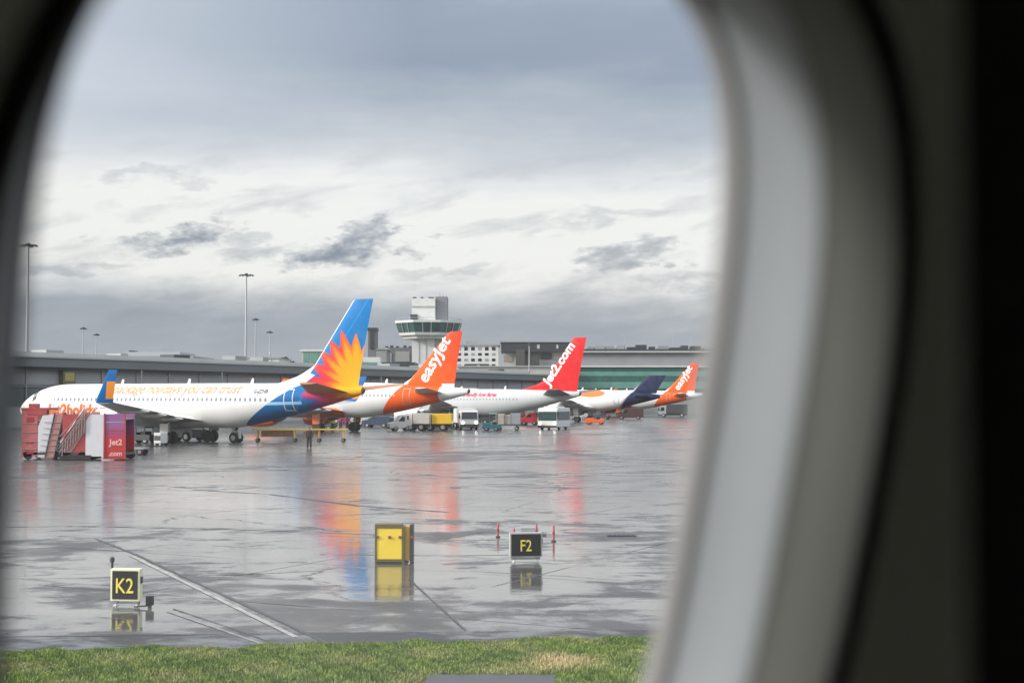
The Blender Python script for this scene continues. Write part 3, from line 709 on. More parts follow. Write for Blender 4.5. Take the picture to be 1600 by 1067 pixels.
# ------------------------------------------------------------------ terminal pier
def pier():
    P0, P1 = Vector((-70, 200, 0)), Vector((11.5, 366, 0)); d = (P1 - P0).normalized(); rz = math.atan2(d.y, d.x)
    o = thing('terminal_pier', 'long low grey terminal pier with flat roof running behind the parked jets', 'terminal building', P0, rz)
    x0, x1 = -75, 187                                  # local x along the face, -y towards the aircraft
    MB().box(x0, x1, 0, 22, 0, 8.2).build('wall', M('pier_wall', (.46, .48, .48), .6, var=.1, vs=.5), o)
    MB().box(x0 - .5, x1 + .5, -1.6, 23, 8.55, 9.85).build('fascia', M('pier_fascia', (.15, .17, .18), .45, var=.1, vs=.1), o)
    MB().box(x0 - .6, x1 + .6, -1.8, 23.2, 9.85, 10.05).build('roof_edge', ROOFM, o)
    MB().box(x0 + 5, x1 - 8, 5, 20, 10.05, 10.9).build('roof', ROOFM, o)
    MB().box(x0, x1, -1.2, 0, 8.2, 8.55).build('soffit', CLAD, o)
    gz = M('pier_glazing', (.13, .16, .16), .2, var=.3, vs=.4)
    n = 34; st = (x1 - x0) / n
    pan = M('pier_panel', (.38, .39, .40), .6, var=.06, vs=.3); spb = M('grey_sill_band', (.20, .21, .22), .5)
    for k in range(n):
        a = x0 + k * st
        MB().box(a + .12, a + st - .12, -.12, 0, 6.1, 8.0).build('wall_panel', pan, o)
        MB().box(a + .12, a + st - .12, -.06, 0, 2.9, 5.6).build('window', gz, o)
        MB().box(a - .1, a + .1, -.3, 0, 0, 8.2).build('mullion', STEEL, o)
    MB().box(x0, x1, -.25, 0, 5.62, 6.08).build('sill_band', spb, o)
    random.seed(11)
    for k in range(16):
        x = x0 + 12 + k * 15 + random.uniform(-4, 4); w_ = random.uniform(1.5, 5); MB().box(x, x + w_, 7, 10, 10.9, 10.9 + random.uniform(.4, 1.1)).build('roof_unit', random.choice([GREYP, CONC2, CLAD]), o)
    # gate number box
    q = MB().box(8.5, 11.0, -1.0, -.35, 6.2, 8.1).build('gate_box', M('olive_box', (.16, .15, .08), .5), o)
    MB().box(8.8, 10.7, -1.06, -1.0, 6.6, 7.8).build('box_face', M('ochre_face', (.42, .36, .10), .5), q)
    for k, x in enumerate((24, 44, 70, 95)):
        MB().tube((x, -2.2, 0), (x, -2.2, 8.4), .12).build('downpipe', STEEL, o)
pier()

def bgbox(px0, px1, pyt, D, depth=15, zb=0):
    a, b = AT(px0, pyt, D), AT(px1, pyt, D); return a.x, b.x, D, D + depth, zb, a.z
def zat(py, D): return AT(800, py, D).z
def building(name, label, px0, px1, pyt, D, mat, depth=15, cat='building'):
    x0, x1, y0, y1, z0, z1 = bgbox(px0, px1, pyt, D, depth)
    o = thing(name, label, cat, ((x0 + x1) / 2, D, 0)); wd = (x1 - x0) / 2
    MB().box(-wd, wd, 0, depth, 0, z1).build('wall', mat, o)
    return o, wd, z1
def slab(o, name, pxc, D, px0, px1, pyt, pyb, mat, proud=.2, depth=None, label=None):
    """a trim panel on the camera side of a building whose root sits at x of pxc"""
    a, b = AT(px0, pyt, D), AT(px1, pyb, D); cx = o.location.x
    return MB().box(a.x - cx, b.x - cx, -proud, 0 if depth is None else depth, b.z, a.z).build(name, mat, o, label=label)

# green glass terminal on the right
o, wd, zt = building('glass_terminal', 'wide terminal with green glass bands and pale roof at the right', 889, 1300, 551, 400, CONC2, 40, 'terminal building')
S = lambda *a, **k: slab(o, a[0], 0, 400, *a[1:], **k)
S('roof', 886, 1310, 548.5, 551, ROOFM, proud=1.2, depth=41)
S('upper_wall', 889, 1300, 556.5, 571, M('grey_band', (.30, .30, .31), .7, var=.1, vs=.2), proud=.25)
S('white_ledge', 889, 1300, 571.5, 573.5, WHITE, proud=.8)
S('glass_band', 889, 1300, 574.5, 580, GGLASS, proud=.2)
S('glass_band', 889, 1300, 580.5, 587.5, LGGLASS, proud=.3)
S('glass_band', 889, 1300, 596.5, 607, LGGLASS, proud=.3)
for k in range(22):
    S('window', 890 + k * 18.5, 890 + k * 18.5 + 17, 588, 596, GGLASS, proud=.22)
S('lower_glazing', 889, 1300, 607.5, 612, CLAD, proud=.2)
# rooftop plant behind it
random.seed(3)
x = 905; i = 0
o, wd, zt = building('rooftop_plant_deck', 'long dark roof deck with plant and cars above the green glass terminal', 893, 1290, 545.5, 445, CLAD, 20)
cx = o.location.x
while x < 1180:
    w_ = random.uniform(5, 17); h_ = random.uniform(538, 543)
    a, b = AT(x, h_, 445), AT(x + w_, h_, 445)
    MB().box(a.x - cx, b.x - cx, 3, 8, zt - .01, a.z).build('plant_unit', random.choice([CLAD, GREYP, DKMET, DKMET, CONC2]), o)
    x += w_ + random.uniform(1, 6)
for px in (978, 1008, 1054, 1083):
    a = AT(px, 521 + (px % 5), 445); MB().tube((a.x - cx, 5, zt), (a.x - cx, 5, a.z), .12, .07).build('roof_pole', GREYP, o)

o, wd, zt = building('concrete_hall', 'low pale concrete building below the white office block', 640, 886, 572.5, 392, CONC, 18)
slab(o, 'roof_edge', 0, 392, 640, 886, 571.5, 573, ROOFM, proud=.5, depth=19)
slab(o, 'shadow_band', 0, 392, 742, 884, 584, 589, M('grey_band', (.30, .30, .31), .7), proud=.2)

# white multi-storey block
o, wd, zt = building('office_block', 'white four-storey office block with rows of square windows beside the orange fin', 706, 779, 540, 440, WHITE, 14)
slab(o, 'roof', 0, 440, 704, 781, 537.5, 540, GREYP, proud=.4, depth=15)
slab(o, 'roof_hut', 0, 440, 728, 744, 532, 537.5, GREYP, proud=-3, depth=9)
for r_, (ya, yb) in enumerate(((542, 547.5), (551.5, 555.5), (560, 564.5), (569, 573.5))):
    for k in range(6):
        xa = 714.5 + k * 10.8
        slab(o, 'window', 0, 440, xa, xa + 5.6, ya, yb, DGLASS if (k + r_) % 3 else GREYP, proud=.06)
slab(o, 'entrance_block', 0, 440, 728, 764, 569, 583, CLAD, proud=4)
slab(o, 'column', 0, 440, 746, 750, 571, 583, WHITE, proud=4.3)

# dark-topped building
o, wd, zt = building('dark_topped_building', 'pale building with a long dark overhanging top storey left of the red fin', 786, 893, 536, 430, CONC, 16)
slab(o, 'top_storey', 0, 430, 783, 891, 535, 550, CLAD, proud=2, depth=16.5)
slab(o, 'roof', 0, 430, 781.5, 893, 532.8, 535, GREYP, proud=2.3, depth=16.8)
slab(o, 'window', 0, 430, 839, 843, 539, 545, CONC, proud=2.1)
slab(o, 'window', 0, 430, 869, 872, 539, 545, CONC, proud=2.1)
slab(o, 'dark_bay', 0, 430, 806, 820, 546, 573, M('bay_grey', (.08, .08, .08), .6), proud=3)
slab(o, 'dark_bay', 0, 430, 820, 841, 552, 572, M('bay_grey2', (.12, .12, .115), .6, var=.4, vs=.6), proud=1)
slab(o, 'dark_bay', 0, 430, 845, 862, 552, 560, CLAD, proud=1)
slab(o, 'brick_panel', 0, 430, 787, 801, 556, 565, M('pinkish_brick', (.34, .29, .26), .8, var=.2), proud=.15)
slab(o, 'grey_bay', 0, 430, 842, 885, 562, 572, CONC2, proud=.6)
slab(o, 'roof_hut', 0, 430, 791, 798, 530.5, 532.8, GREYP, proud=-3, depth=7)

# control tower
def tower():
    D = 450; b = AT(670, 540, D); sc = D / F * 1.0
    o = thing('control_tower', 'white airport control tower with wide green glazed cab', 'control tower', (b.x, D, 0))
    z = lambda py: zat(py, D + 4)
    k = (D + 4) / F
    def oct_(r0, r1, z0, z1, sx=1.0, n=8):
        return [[(sx * r * math.cos(2 * math.pi * (i + .5) / n), r * math.sin(2 * math.pi * (i + .5) / n), zz) for i in range(n)] for r, zz in ((r0, z0), (r1, z1))]
    s = MB().box(-24.5 * k, 10 * k, -4.8, 4.8, 0, z(527)).build('shaft', TOWERW, o)
    MB().box(10 * k, 19 * k, -4.0, 4.0, 0, z(527)).build('stair_shaft', M('shaft_grey', (.40, .41, .41), .7), o)
    for px in (-14, -3): MB().box(px * k - .12, px * k + .12, -4.95, -4.8, 0, z(530)).build('shaft_rib', CONC, s)
    R_ = 49.5 * k / math.cos(math.pi / 8)
    MB().loft(oct_(R_ * .78, R_ * .80, z(531), z(526))).build('cab_base', CONC, o)
    MB().loft(oct_(R_ * .89, R_ * .92, z(526), z(522))).build('cab_ring', TOWERW, o)
    gl_ = MB().loft(oct_(R_ * .90, R_ * .99, z(522), z(507))).build('cab_glass', M('cab_glazing', (.045, .095, .09), .12, var=.3, vs=.3), o)
    n = 24
    for i in range(n):
        a = 2 * math.pi * (i + .5) / n; m8 = math.cos(math.pi / 8) / math.cos(((a + math.pi / 8) % (math.pi / 4)) - math.pi / 8)
        rr = lambda q: R_ * q * math.cos(math.pi / 8) / math.cos((a % (math.pi / 4)) - math.pi / 8)
        p = rr(.905), rr(.995)
        MB().tube((p[0] * math.cos(a), p[0] * math.sin(a), z(522)), (p[1] * math.cos(a), p[1] * math.sin(a), z(507)), .13, n=6).build('cab_mullion', GREYP, gl_)
    MB().loft(oct_(R_ * 1.02, R_ * 1.03, z(507), z(503.5))).build('cab_roof', TOWERW, o)
    rr = R_ * .99
    rl = MB()
    for i in range(24):
        a = 2 * math.pi * i / 24; a2 = 2 * math.pi * (i + 1) / 24; q = R_ * .93
        rl.tube((q * math.cos(a), q * math.sin(a), z(503.5)), (q * math.cos(a), q * math.sin(a), z(499.5)), .06, n=5)
        rl.tube((q * math.cos(a), q * math.sin(a), z(499.6)), (q * math.cos(a2), q * math.sin(a2), z(499.6)), .06, n=5)
    rl.build('railing', GREYP, o)
    MB().box(-25 * k, 11 * k, -4.5, 5.5, z(503.5), z(469)).build('upper_block', TOWERW, o)
    MB().box(-26 * k, 11.3 * k, -4.8, 5.8, z(482), z(480.5)).build('block_ledge', CONC, o)
    MB().box(11 * k, 29 * k, -3.5, 5.0, z(503.5), z(466)).build('side_block', M('side_block_grey', (.20, .21, .22), .7, var=.15), o)
    for a, b_ in ((-24, -19), (-12, -8), (0, 8)): MB().box(a * k, b_ * k, -3, 0, z(469), z(466.5)).build('roof_unit', CLAD, o)
    for px, t_ in ((17, 459), (22, 461), (27, 463)): MB().tube((px * k, 0, z(466)), (px * k, 0, z(t_)), .10, n=6).build('antenna', GREYP, o)
    MB().box(-27 * k, -16 * k, -5.2, -4.5, z(503.4), z(494)).build('plant_unit', CLAD, o)
tower()

# left background
building('grey_hall', 'low grey hall with stepped roof beyond the pier on the left', 190, 302, 556, 420, M('hall_grey', (.30, .32, .34), .7, var=.1, vs=.2), 30)
o = [x for x in COL.objects if x.name == 'grey_hall'][0]
slab(o, 'upper_storey', 0, 420, 191, 276, 549, 556, M('hall_pale', (.40, .42, .44), .7), proud=-4, depth=24)
slab(o, 'roof_unit', 0, 420, 193, 199, 546.5, 549, CLAD, proud=-6, depth=12)
building('roadside_hall', 'flat dark roofed hall at the far left edge behind the tall mast', -10, 70, 548.5, 330, GREYP, 10)
o, wd, zt = building('white_shed', 'low white flat-roofed building at the foot of the tall mast', 370, 436, 560, 400, TOWERW, 20)
slab(o, 'roof', 0, 400, 369, 437, 558.5, 560, GREYP, proud=.3, depth=21)
for a in (378, 394, 410, 424): slab(o, 'wall_joint', 0, 400, a, a + .8, 561, 575, CONC2, proud=.1)
o, wd, zt = building('green_glass_box', 'square pale green glazed building left of the sunburst fin', 471, 503, 549, 380, CONC, 12)
slab(o, 'roof', 0, 380, 469, 505, 546, 549, TOWERW, proud=.4, depth=13)
slab(o, 'window', 0, 380, 474, 484, 551, 566, LGGLASS, proud=.1); slab(o, 'window', 0, 380, 486, 500, 551, 566, LGGLASS, proud=.1)
slab(o, 'shadow_gap', 0, 380, 471, 503, 567, 569, CLAD, proud=.1)
building('grey_depot', 'wide dark grey depot roof between the sunburst fin and the tower', 560, 648, 566, 400, CLAD, 25)
o, wd, zt = building('white_annex', 'small white annex with pale glazing behind the sunburst fin', 567, 594, 558, 395, TOWERW, 10)
slab(o, 'window', 0, 395, 570, 589, 566, 578, LGGLASS, proud=.1)
o, wd, zt = building('chimney_block', 'narrow dark service stack behind the sunburst fin', 575, 588, 513, 470, M('stack_grey', (.16, .17, .18), .7), 6, 'chimney')
slab(o, 'cap', 0, 470, 573.5, 589, 512, 516, CLAD, proud=.5, depth=6.5)
slab(o, 'flue', 0, 470, 578, 584, 516, 545, CLAD, proud=.4)
o, wd, zt = building('pitched_depot', 'grey depot with pitched roof just left of the tower', 588, 604, 546, 455, CONC2, 14)
a, b = AT(588, 546, 455), AT(604, 546, 455); 
MB().prism([(-wd - .5, zt), (wd + .5, zt), (wd * .4, zat(541, 455))], -.3, 14.3).build('roof', GREYP, o)
o, wd, zt = building('dark_hangar', 'long dark hangar roof directly left of the tower shaft', 596, 646, 543, 490, M('hangar_grey', (.15, .155, .165), .7, var=.2, vs=.2), 20)
slab(o, 'pale_wall', 0, 490, 618, 640, 549, 565, M('hangar_pale', (.32, .32, .31), .7), proud=.2)
slab(o, 'door', 0, 490, 600, 612, 552, 566, GREYP, proud=.2)
for k, px in enumerate((600, 608, 617, 629, 637)): slab(o, 'roof_unit', 0, 490, px, px + 4, 540 - k % 2, 543, CLAD, proud=-4, depth=8)

# trees far away
LEAF = M('winter_foliage', (.045, .055, .03), .9, var=.5, vs=.6)
BARK = M('bark', (.06, .05, .04), .9)
def tree(px, pyt, D, wpx, label):
    p = AT(px, pyt, D); h = p.z; r = wpx / 2 / F * D
    o = thing('tree', label, 'tree', (p.x, D, 0), group='trees beyond the pier')
    tb = MB().tube((0, 0, 0), (.2, 0, h * .6), .35, .18)
    for k in range(5):
        a = k * 1.3; tb.tube((.15, 0, h * (.4 + .04 * k)), (r * .6 * math.cos(a), r * .6 * math.sin(a), h * (.7 + .05 * k)), .14, .04, n=6)
    tb.build('trunk', BARK, o)
    vs, fs = [], []
    cl = [(random.uniform(-.65, .65) * r, random.uniform(-.5, .5) * r, h * random.uniform(.62, .9), random.uniform(.25, .5) * r) for _ in range(11)]
    mb = MB()
    for cx, cy, cz, cr in cl:
        for _ in range(90):
            v = Vector((random.gauss(0, 1), random.gauss(0, 1), random.gauss(0, 1))).normalized() * cr * random.uniform(.5, 1.0)
            q = Vector((cx, cy, min(cz + v.z * .8, h))) + Vector((v.x, v.y, 0)); a = Vector((random.gauss(0, 1), random.gauss(0, 1), random.gauss(0, 1))).normalized() * .32; b = a.orthogonal().normalized() * .22
            mb.add([q - a, q + b, q + a, q - b], [(0, 1, 2, 3)])
    mb.build('crown', LEAF, o)
for px, py, wpx, lb in ((357, 553, 26, 'dark bare tree just left of the tallest central mast'), (374, 551, 22, 'dark tree behind the left end of the white shed'),
                        (452, 549, 26, 'largest dark tree right of the white shed'), (347, 558, 16, 'small low dark tree at the left of the tree clump'),
                        (438, 556, 14, 'small dark tree touching the right end of the white shed')):
    tree(px, py, 425, wpx, lb)

# ------------------------------------------------------------------ light masts
def mast(px, pyt, D, label, big=True):
    p = AT(px, pyt, D); h = p.z
    o = thing('floodlight_mast', label, 'light mast', (p.x, D, 0), group='tall floodlight masts around the apron')
    MB().lathe([(.42, 0), (.42, .3), (.34, .3), (.15 if big else .12, h - .3)], n=12).build('pole', STEEL, o, smooth=True)
    hd = MB(); wd = 1.35 if big else .75
    hd.lathe([(.3, h - .55), (.35, h - .45), (.35, h - .15), (.2, h)], n=12)
    hd.tube((-wd, 0, h - .3), (wd, 0, h - .3), .07, n=6).tube((0, -wd, h - .3), (0, wd, h - .3), .07, n=6)
    hdo = hd.build('head_frame', DKMET, o)
    for dx, dy in ((-1, 0), (1, 0), (-.55, .0), (.55, 0), (0, 1), (0, -1)):
        MB().box(dx * wd - .22, dx * wd + .22, dy * wd - .2, dy * wd + .2, h - .62, h - .38).build('lamp', DKMET, hdo)
mast(44.5, 380, 240, 'tallest floodlight mast close to the left window edge')
mast(385, 427, 296, 'tall floodlight mast rising behind the rear half of the sunburst jet')
mast(399.5, 497, 390, 'thick short mast immediately right of the tall central mast', False)
mast(421.5, 517, 420, 'thin short mast second to the right of the tall central mast', False)
mast(130.5, 511, 400, 'left one of two thin distant masts above the pier', False)
mast(151, 521, 430, 'right one of two thin distant masts above the pier', False)
mast(827, 536, 388, 'thin grey mast in front of the dark-topped building', False)

# ------------------------------------------------------------------ taxiway signs
def letters(o, s, cx, cz, h, y, mat):
    vs, fs, wd = text2d(s, .004, 0, False); ys = [v[1] for v in vs]; k = h / (max(ys) - min(ys)) ; y0 = min(ys)
    kx = k * .80
    mb = MB(); n = len(vs)
    F_ = [((x - wd / 2) * kx + cx, y, (yy - y0) * k + cz - h / 2) for x, yy in vs]
    B_ = [(a, y + .012, c) for a, _, c in F_]
    mb.add(F_ + B_, fs + [tuple(i + n for i in f[::-1]) for f in fs])
    mb.build('lettering', mat, o)
def sign(text, p, wd, h, leg, frame, rz, label, th=.16, fr=.045):
    o = thing('taxiway_sign', label, 'sign', p, rz)
    W2 = wd / 2
    MB().box(-W2, W2, 0, th, leg, leg + h).build('cabinet', frame, o, bevel=.008)
    MB().box(-W2 + fr, W2 - fr, -.012, 0, leg + fr, leg + h - fr).build('face', BLACK, o)
    letters(o, text, 0, leg + h / 2 - .01, h * .46, -.026, SIGNY)
    for s in (-1, 1):
        MB().lathe([(.05, 0), (.05, .012), (.022, .012), (.022, leg)], (s * W2 * .72, th / 2, 0), n=10).build('leg', WHITE, o)
        MB().box(s * W2 * .72 - .05, s * W2 * .72 + .05, th / 2 - .05, th / 2 + .05, leg - .035, leg).build('bracket', STEEL, o)
    MB().box(-W2 * .9, W2 * .9, th / 2 - .02, th / 2 + .02, leg - .06, leg - .02).build('base_rail', STEEL, o)
    MB().box(W2, W2 + .02, .03, th - .03, leg + h * .55, leg + h * .75).build('vent_plate', DKMET, o)
    return o
pk = G(195, 947)
sign('K2', pk, .585, .62, .10, CREAM, R(-6), 'small black K2 taxiway sign in a cream frame on wet apron', fr=.04)
q = G(234, 950); o = thing('junction_box', 'small black electrical box just right of the K2 sign', 'electrical box', q)
MB().box(-.07, .07, -.05, .05, .06, .24).build('housing', BLACK, o, bevel=.008); MB().box(-.03, .03, -.03, .03, 0, .06).build('foot', DKMET, o)
cb = G(205, 950); MB().tube((-.30, 0, .03), (-.03, 0, .05), .014, n=8).tube((-.22, 0, .03), (-.2, .02, .12), .012, n=8).build('cable', DARK, o)
q = G(175, 905); o = thing('marker_post', 'short dark marker post standing behind the K2 sign', 'post', q)
MB().lathe([(.05, 0), (.05, .01), (.03, .012), (.03, .38), (.05, .385), (.055, .47), (.03, .5)], n=10).build('post', DKMET, o, smooth=True)
pf = G(822, 878)
sign('F2', pf, .80, .60, .12, M('grey_frame', (.42, .42, .40), .5), R(8), 'small black F2 taxiway sign in a grey frame on wet apron', fr=.035)
# striped poles
PINK = M('faded_red', (.42, .05, .09), .5, var=.1)
for px, yt, yb, lb in ((778, 814, 839, 'red marker pole at the left of the group behind the F2 sign'), (803, 822, 846, 'short red marker pole just above the left corner of the F2 sign'),
                       (838, 815, 843, 'red marker pole beside the dark box behind the F2 sign'), (865, 817, 846, 'red marker pole to the right of the F2 sign')):
    q = G(px, yb); h = q.y / F * (yb - yt) * .88
    o = thing('marker_pole', lb, 'pole', q, group='red marker poles behind the F2 sign')
    MB().lathe([(.07, 0), (.065, .03), (.035, .04)], n=12).build('foot', DARK, o, smooth=True)
    MB().lathe([(.030, .04), (.030, h - .02), (.015, h)], n=10).build('pole', PINK, o, smooth=True)
    MB().lathe([(.033, h * .42), (.033, h * .60)], n=10).build('band', M('dark_red', (.25, .02, .04), .5), o)
q = G(827, 836); o = thing('ground_box', 'low dark grey box among the red poles behind the F2 sign', 'electrical box', q)
MB().box(-.26, .26, -.2, .2, .03, .24).build('housing', GREYP, o, bevel=.01); MB().box(-.5, .5, -.25, .25, 0, .03).build('base', DKMET, o)
# yellow cabinet
q = G(611, 879); o = thing('yellow_cabinet', 'bright yellow sign cabinet with dark frame and open brown side on wet apron', 'cabinet', q, R(0))
s64 = q.y / F
MB().box(-22 * s64, 17 * s64, -.06, 0, 6 * s64, 54 * s64).build('front_panel', M('cabinet_yellow', (.90, .66, .06), .45, var=.06), o, bevel=.006)
fr = MB(); fr.box(-25 * s64, -22 * s64, -.075, .3, 0, 60 * s64).box(17 * s64, 21 * s64, -.075, .3, 0, 57 * s64).box(-22 * s64, 17 * s64, -.075, .3, 54 * s64, 60 * s64).box(-22 * s64, 17 * s64, -.075, .3, 2 * s64, 6 * s64)
fr.build('frame', M('olive_frame', (.13, .11, .04), .5), o)
MB().box(21 * s64, 29 * s64, .02, .28, 4 * s64, 56 * s64).build('side_panel', M('side_ochre', (.62, .36, .07), .5), o)
MB().box(29 * s64, 34 * s64, -.02, .42, 1 * s64, 59 * s64).build('rear_post', DKMET, o)
MB().box(-23 * s64, 26 * s64, -.05, .35, 0, 2 * s64).build('base', DKMET, o)
for px in (-21, -2, 14): MB().box((px - 2) * s64, (px + 2) * s64, -.09, -.06, 38 * s64, 42 * s64).build('bolt', M('bolt_brown', (.18, .07, .03), .5), o)
MB().box(-.20, .48, -.085, -.075, 0, .0).v
for zz in (38,): MB().box(30 * s64, 34.5 * s64, -.05, -.02, zz * s64, (zz + 4) * s64).build('latch', M('latch_red', (.4, .05, .03), .5), o)
q = G(971, 837); o = thing('drain_cover', 'flat dark drain cover lying on the wet apron right of the F2 sign', 'drain cover', q)
MB().box(-.42, .42, -.16, .16, .0, .03).build('plate', DKMET, o, bevel=.005)
for k in range(6): MB().box(-.36 + k * .13, -.30 + k * .13, -.13, .13, .03, .036).build('slot', BLACK, o)

# ------------------------------------------------------------------ ground vehicles (local x forward, y left)
def wheel(o, x, y, r, wd=.24):
    w_ = MB().lathe([(r * .55, -wd / 2), (r * .93, -wd / 2), (r, -wd * .3), (r, wd * .3), (r * .93, wd / 2), (r * .55, wd / 2)], (x, y, r), 'y', 18).build('wheel', DARK, o, smooth=True)
    s = 1 if y > 0 else -1
    MB().lathe([(r * .55, 0), (r * .5, .02 * s)], (x, y + s * wd / 2, r), 'y', 12).build('rim', STEEL, w_)
def heads(o, x, ys, z, mat=LAMP, r=.13):
    for y in ys: MB().lathe([(r, -.03), (r, .02), (r * .6, .05)], (x, y, z), 'x', 12).build('headlight', mat, o)
def truck(name, label, loc, rz, L, wd, H, cabm, boxm, lit=False, cabL=1.9, chm=DKMET, boxh=None):
    o = thing(name, label, 'truck', loc, rz); W2 = wd / 2; f = L / 2
    MB().box(-f, f - .15, -W2 * .72, W2 * .72, .45, .85).build('chassis', chm, o)
    ch = min(H, 2.5)
    cab = MB().prism([(f - cabL, .7), (f, .55), (f + .02, 1.35), (f - .22, ch - .12), (f - .4, ch), (f - cabL, ch)], -W2 * .95, W2 * .95).build('cab', cabm, o, bevel=.05)
    MB().prism([(f + .035, 1.42), (f - .19, ch - .22), (f - .17, ch - .22), (f + .06, 1.42)], -W2 * .82, W2 * .82).build('windscreen', DGLASS, o)
    for s in (-1, 1):
        MB().box(f - cabL + .45, f - .45, s * W2 * .95 - .015, s * W2 * .95 + .015, 1.4, ch - .3).build('side_window', DGLASS, o)
        MB().box(f - .1, f + .12, s * (W2 + .12) - .09, s * (W2 + .12) + .09, 1.5, 1.95).build('mirror', DARK, o)
        wheel(o, f - .95, s * (W2 - .18), .46); wheel(o, -f + 1.1, s * (W2 - .18), .46)
    MB().box(f - .05, f + .12, -W2, W2, .38, .75).build('bumper', chm, o)
    heads(o, f + .1, (-W2 * .72, W2 * .72), .95, LAMP if lit else M('headlamp_glass', (.5, .5, .48), .2))
    MB().box(-f, f - cabL - .12, -W2, W2, .88, boxh or H).build('cargo_box', boxm, o, bevel=.03)
    return o
def van(name, label, loc, rz, body, L=4.6, H=2.0, wd=1.9, glass=DGLASS, cat='van'):
    o = thing(name, label, cat, loc, rz); f = L / 2; W2 = wd / 2
    MB().prism([(-f, .35), (f - .1, .35), (f, .55), (f - .05, 1.0), (f - .85, 1.15), (f - 1.45, H - .12), (f - 1.75, H), (-f + .1, H), (-f, H - .25)], -W2, W2).build('body', body, o, bevel=.06)
    MB().prism([(f - .86, 1.2), (f - 1.42, H - .15), (f - 1.39, H - .13), (f - .82, 1.2)], -W2 * .88, W2 * .88).build('windscreen', glass, o)
    for s in (-1, 1):
        MB().prism([(f - 1.1, 1.2), (f - 1.95, 1.2), (f - 1.95, H - .25), (f - 1.6, H - .25)], s * W2 - .012, s * W2 + .012).build('side_window', glass, o)
        wheel(o, f - .85, s * (W2 - .1), .34, .2); wheel(o, -f + .9, s * (W2 - .1), .34, .2)
    heads(o, f, (-W2 * .75, W2 * .75), .75, M('headlamp_glass', (.5, .5, .48), .2), .1)
    MB().box(f - .02, f + .06, -W2 * .95, W2 * .95, .32, .52).build('bumper', DARK, o)
    return o
def tug(label, loc, rz, m, m2=None, L=3.2, H=1.7, cat='tug'):
    o = thing('baggage_tug', label, cat, loc, rz); f = L / 2
    MB().prism([(-f, .3), (f, .3), (f, .85), (f - .25, 1.0), (.1, 1.0), (.1, .8), (-f, .8)], -.75, .75).build('body', m, o, bevel=.04)
    MB().box(-.75, .25, -.7, .7, H - .1, H).build('canopy', m2 or WHITE, o, bevel=.03)
    for x in (-.7, .2):
        for s in (-1, 1): MB().tube((x, s * .62, .8), (x, s * .62, H - .1), .035, n=6).build('canopy_post', DKMET, o)
    MB().box(-.65, -.15, -.5, .5, .8, 1.1).build('seat', DARK, o)
    for s in (-1, 1):
        wheel(o, f - .55, s * .62, .32, .2); wheel(o, -f + .55, s * .62, .32, .2)
    heads(o, f, (-.5, .5), .65, M('headlamp_glass', (.5, .5, .48), .2), .09)
    return o
def dolly(label, loc, rz, L, wd, z, m, loads=(), cat='trailer', group=None):
    o = thing('baggage_trailer', label, cat, loc, rz, group); f = L / 2
    MB().box(-f, f, -wd / 2, wd / 2, z, z + .12).build('deck', m, o)
    for x in (-f * .7, f * .7):
        MB().tube((x, -wd / 2 + .1, .25), (x, wd / 2 - .1, .25), .05, n=6).build('axle', DKMET, o)
        for s in (-1, 1): wheel(o, x, s * (wd / 2 - .1), .25, .16)
        MB().box(x - .06, x + .06, -.3, .3, .25, z).build('axle_mount', DKMET, o)
    MB().tube((f, 0, z), (f + .8, 0, .35), .04, n=6).build('tow_bar', DKMET, o)
    return o
def crate(label, loc, rz, sx, sy, sz, m, name='freight_container', cat='container'):
    o = thing(name, label, cat, loc, rz)
    MB().box(-sx / 2, sx / 2, -sy / 2, sy / 2, 0, sz).build('shell', m, o, bevel=.03)
    fr = MB()
    for a in (-1, 1):
        for b in (-1, 1): fr.box(a * sx / 2 - .04, a * sx / 2 + .04, b * sy / 2 - .04, b * sy / 2 + .04, -.0, sz + .02)
    fr.build('corner_frame', STEEL, o)
    for k in (.35, .7): MB().box(-sx / 2 + .05, sx / 2 - .05, -sy / 2 - .02, -sy / 2, sz * k, sz * k + .05).build('rib', STEEL, o)
    return o

TOCAM = -math.pi / 2
truck('box_truck', 'white box truck facing the camera with its headlights on under the silver jet', G(728, 671), TOCAM + R(10), 6.5, 2.4, 2.75, WHITE, WHITE, lit=True)
# bus
def bus(loc, rz):
    o = thing('airport_bus', 'white airport bus with wide dark glazing and headlights on', 'bus', loc, rz)
    L, wd, H = 5.6, 2.6, 2.8; f = L / 2; W2 = wd / 2
    MB().prism([(-f, .35), (f - .08, .35), (f + .06, .6), (f + .06, 1.2), (f - .06, H - .25), (f - .3, H), (-f + .15, H), (-f, H - .2)], -W2, W2).build('body', WHITE, o, bevel=.06)
    bgm = M('bus_glass', (.03, .07, .07), .12, var=.2)
    MB().prism([(f + .08, 1.22), (f - .03, H - .45), (f, H - .45), (f + .11, 1.22)], -W2 * .94, W2 * .94).build('windscreen', bgm, o)
    for s in (-1, 1):
        for k in range(4): MB().box(-f + .25 + k * 1.33, -f + .25 + k * 1.33 + 1.25, s * W2 - .015, s * W2 + .02, 1.25, H - .45).build('side_window', bgm, o)
        for x in (f - 1.3, -f + 1.5): wheel(o, x, s * (W2 - .15), .46)
        MB().box(f, f + .2, s * (W2 + .15) - .08, s * (W2 + .15) + .08, 1.7, 2.3).build('mirror', DARK, o)
    MB().box(f - .05, f + .14, -W2 * .98, W2 * .98, .28, .55).build('bumper', DKMET, o)
    heads(o, f + .08, (-W2 * .75, W2 * .75), .85, LAMP, .15)
    MB().box(-f + .8, f - 1.2, -W2 * .6, W2 * .6, H, H + .18).build('roof_unit', WHITE, o, bevel=.03)
bus(G(866, 671), TOCAM - R(20))
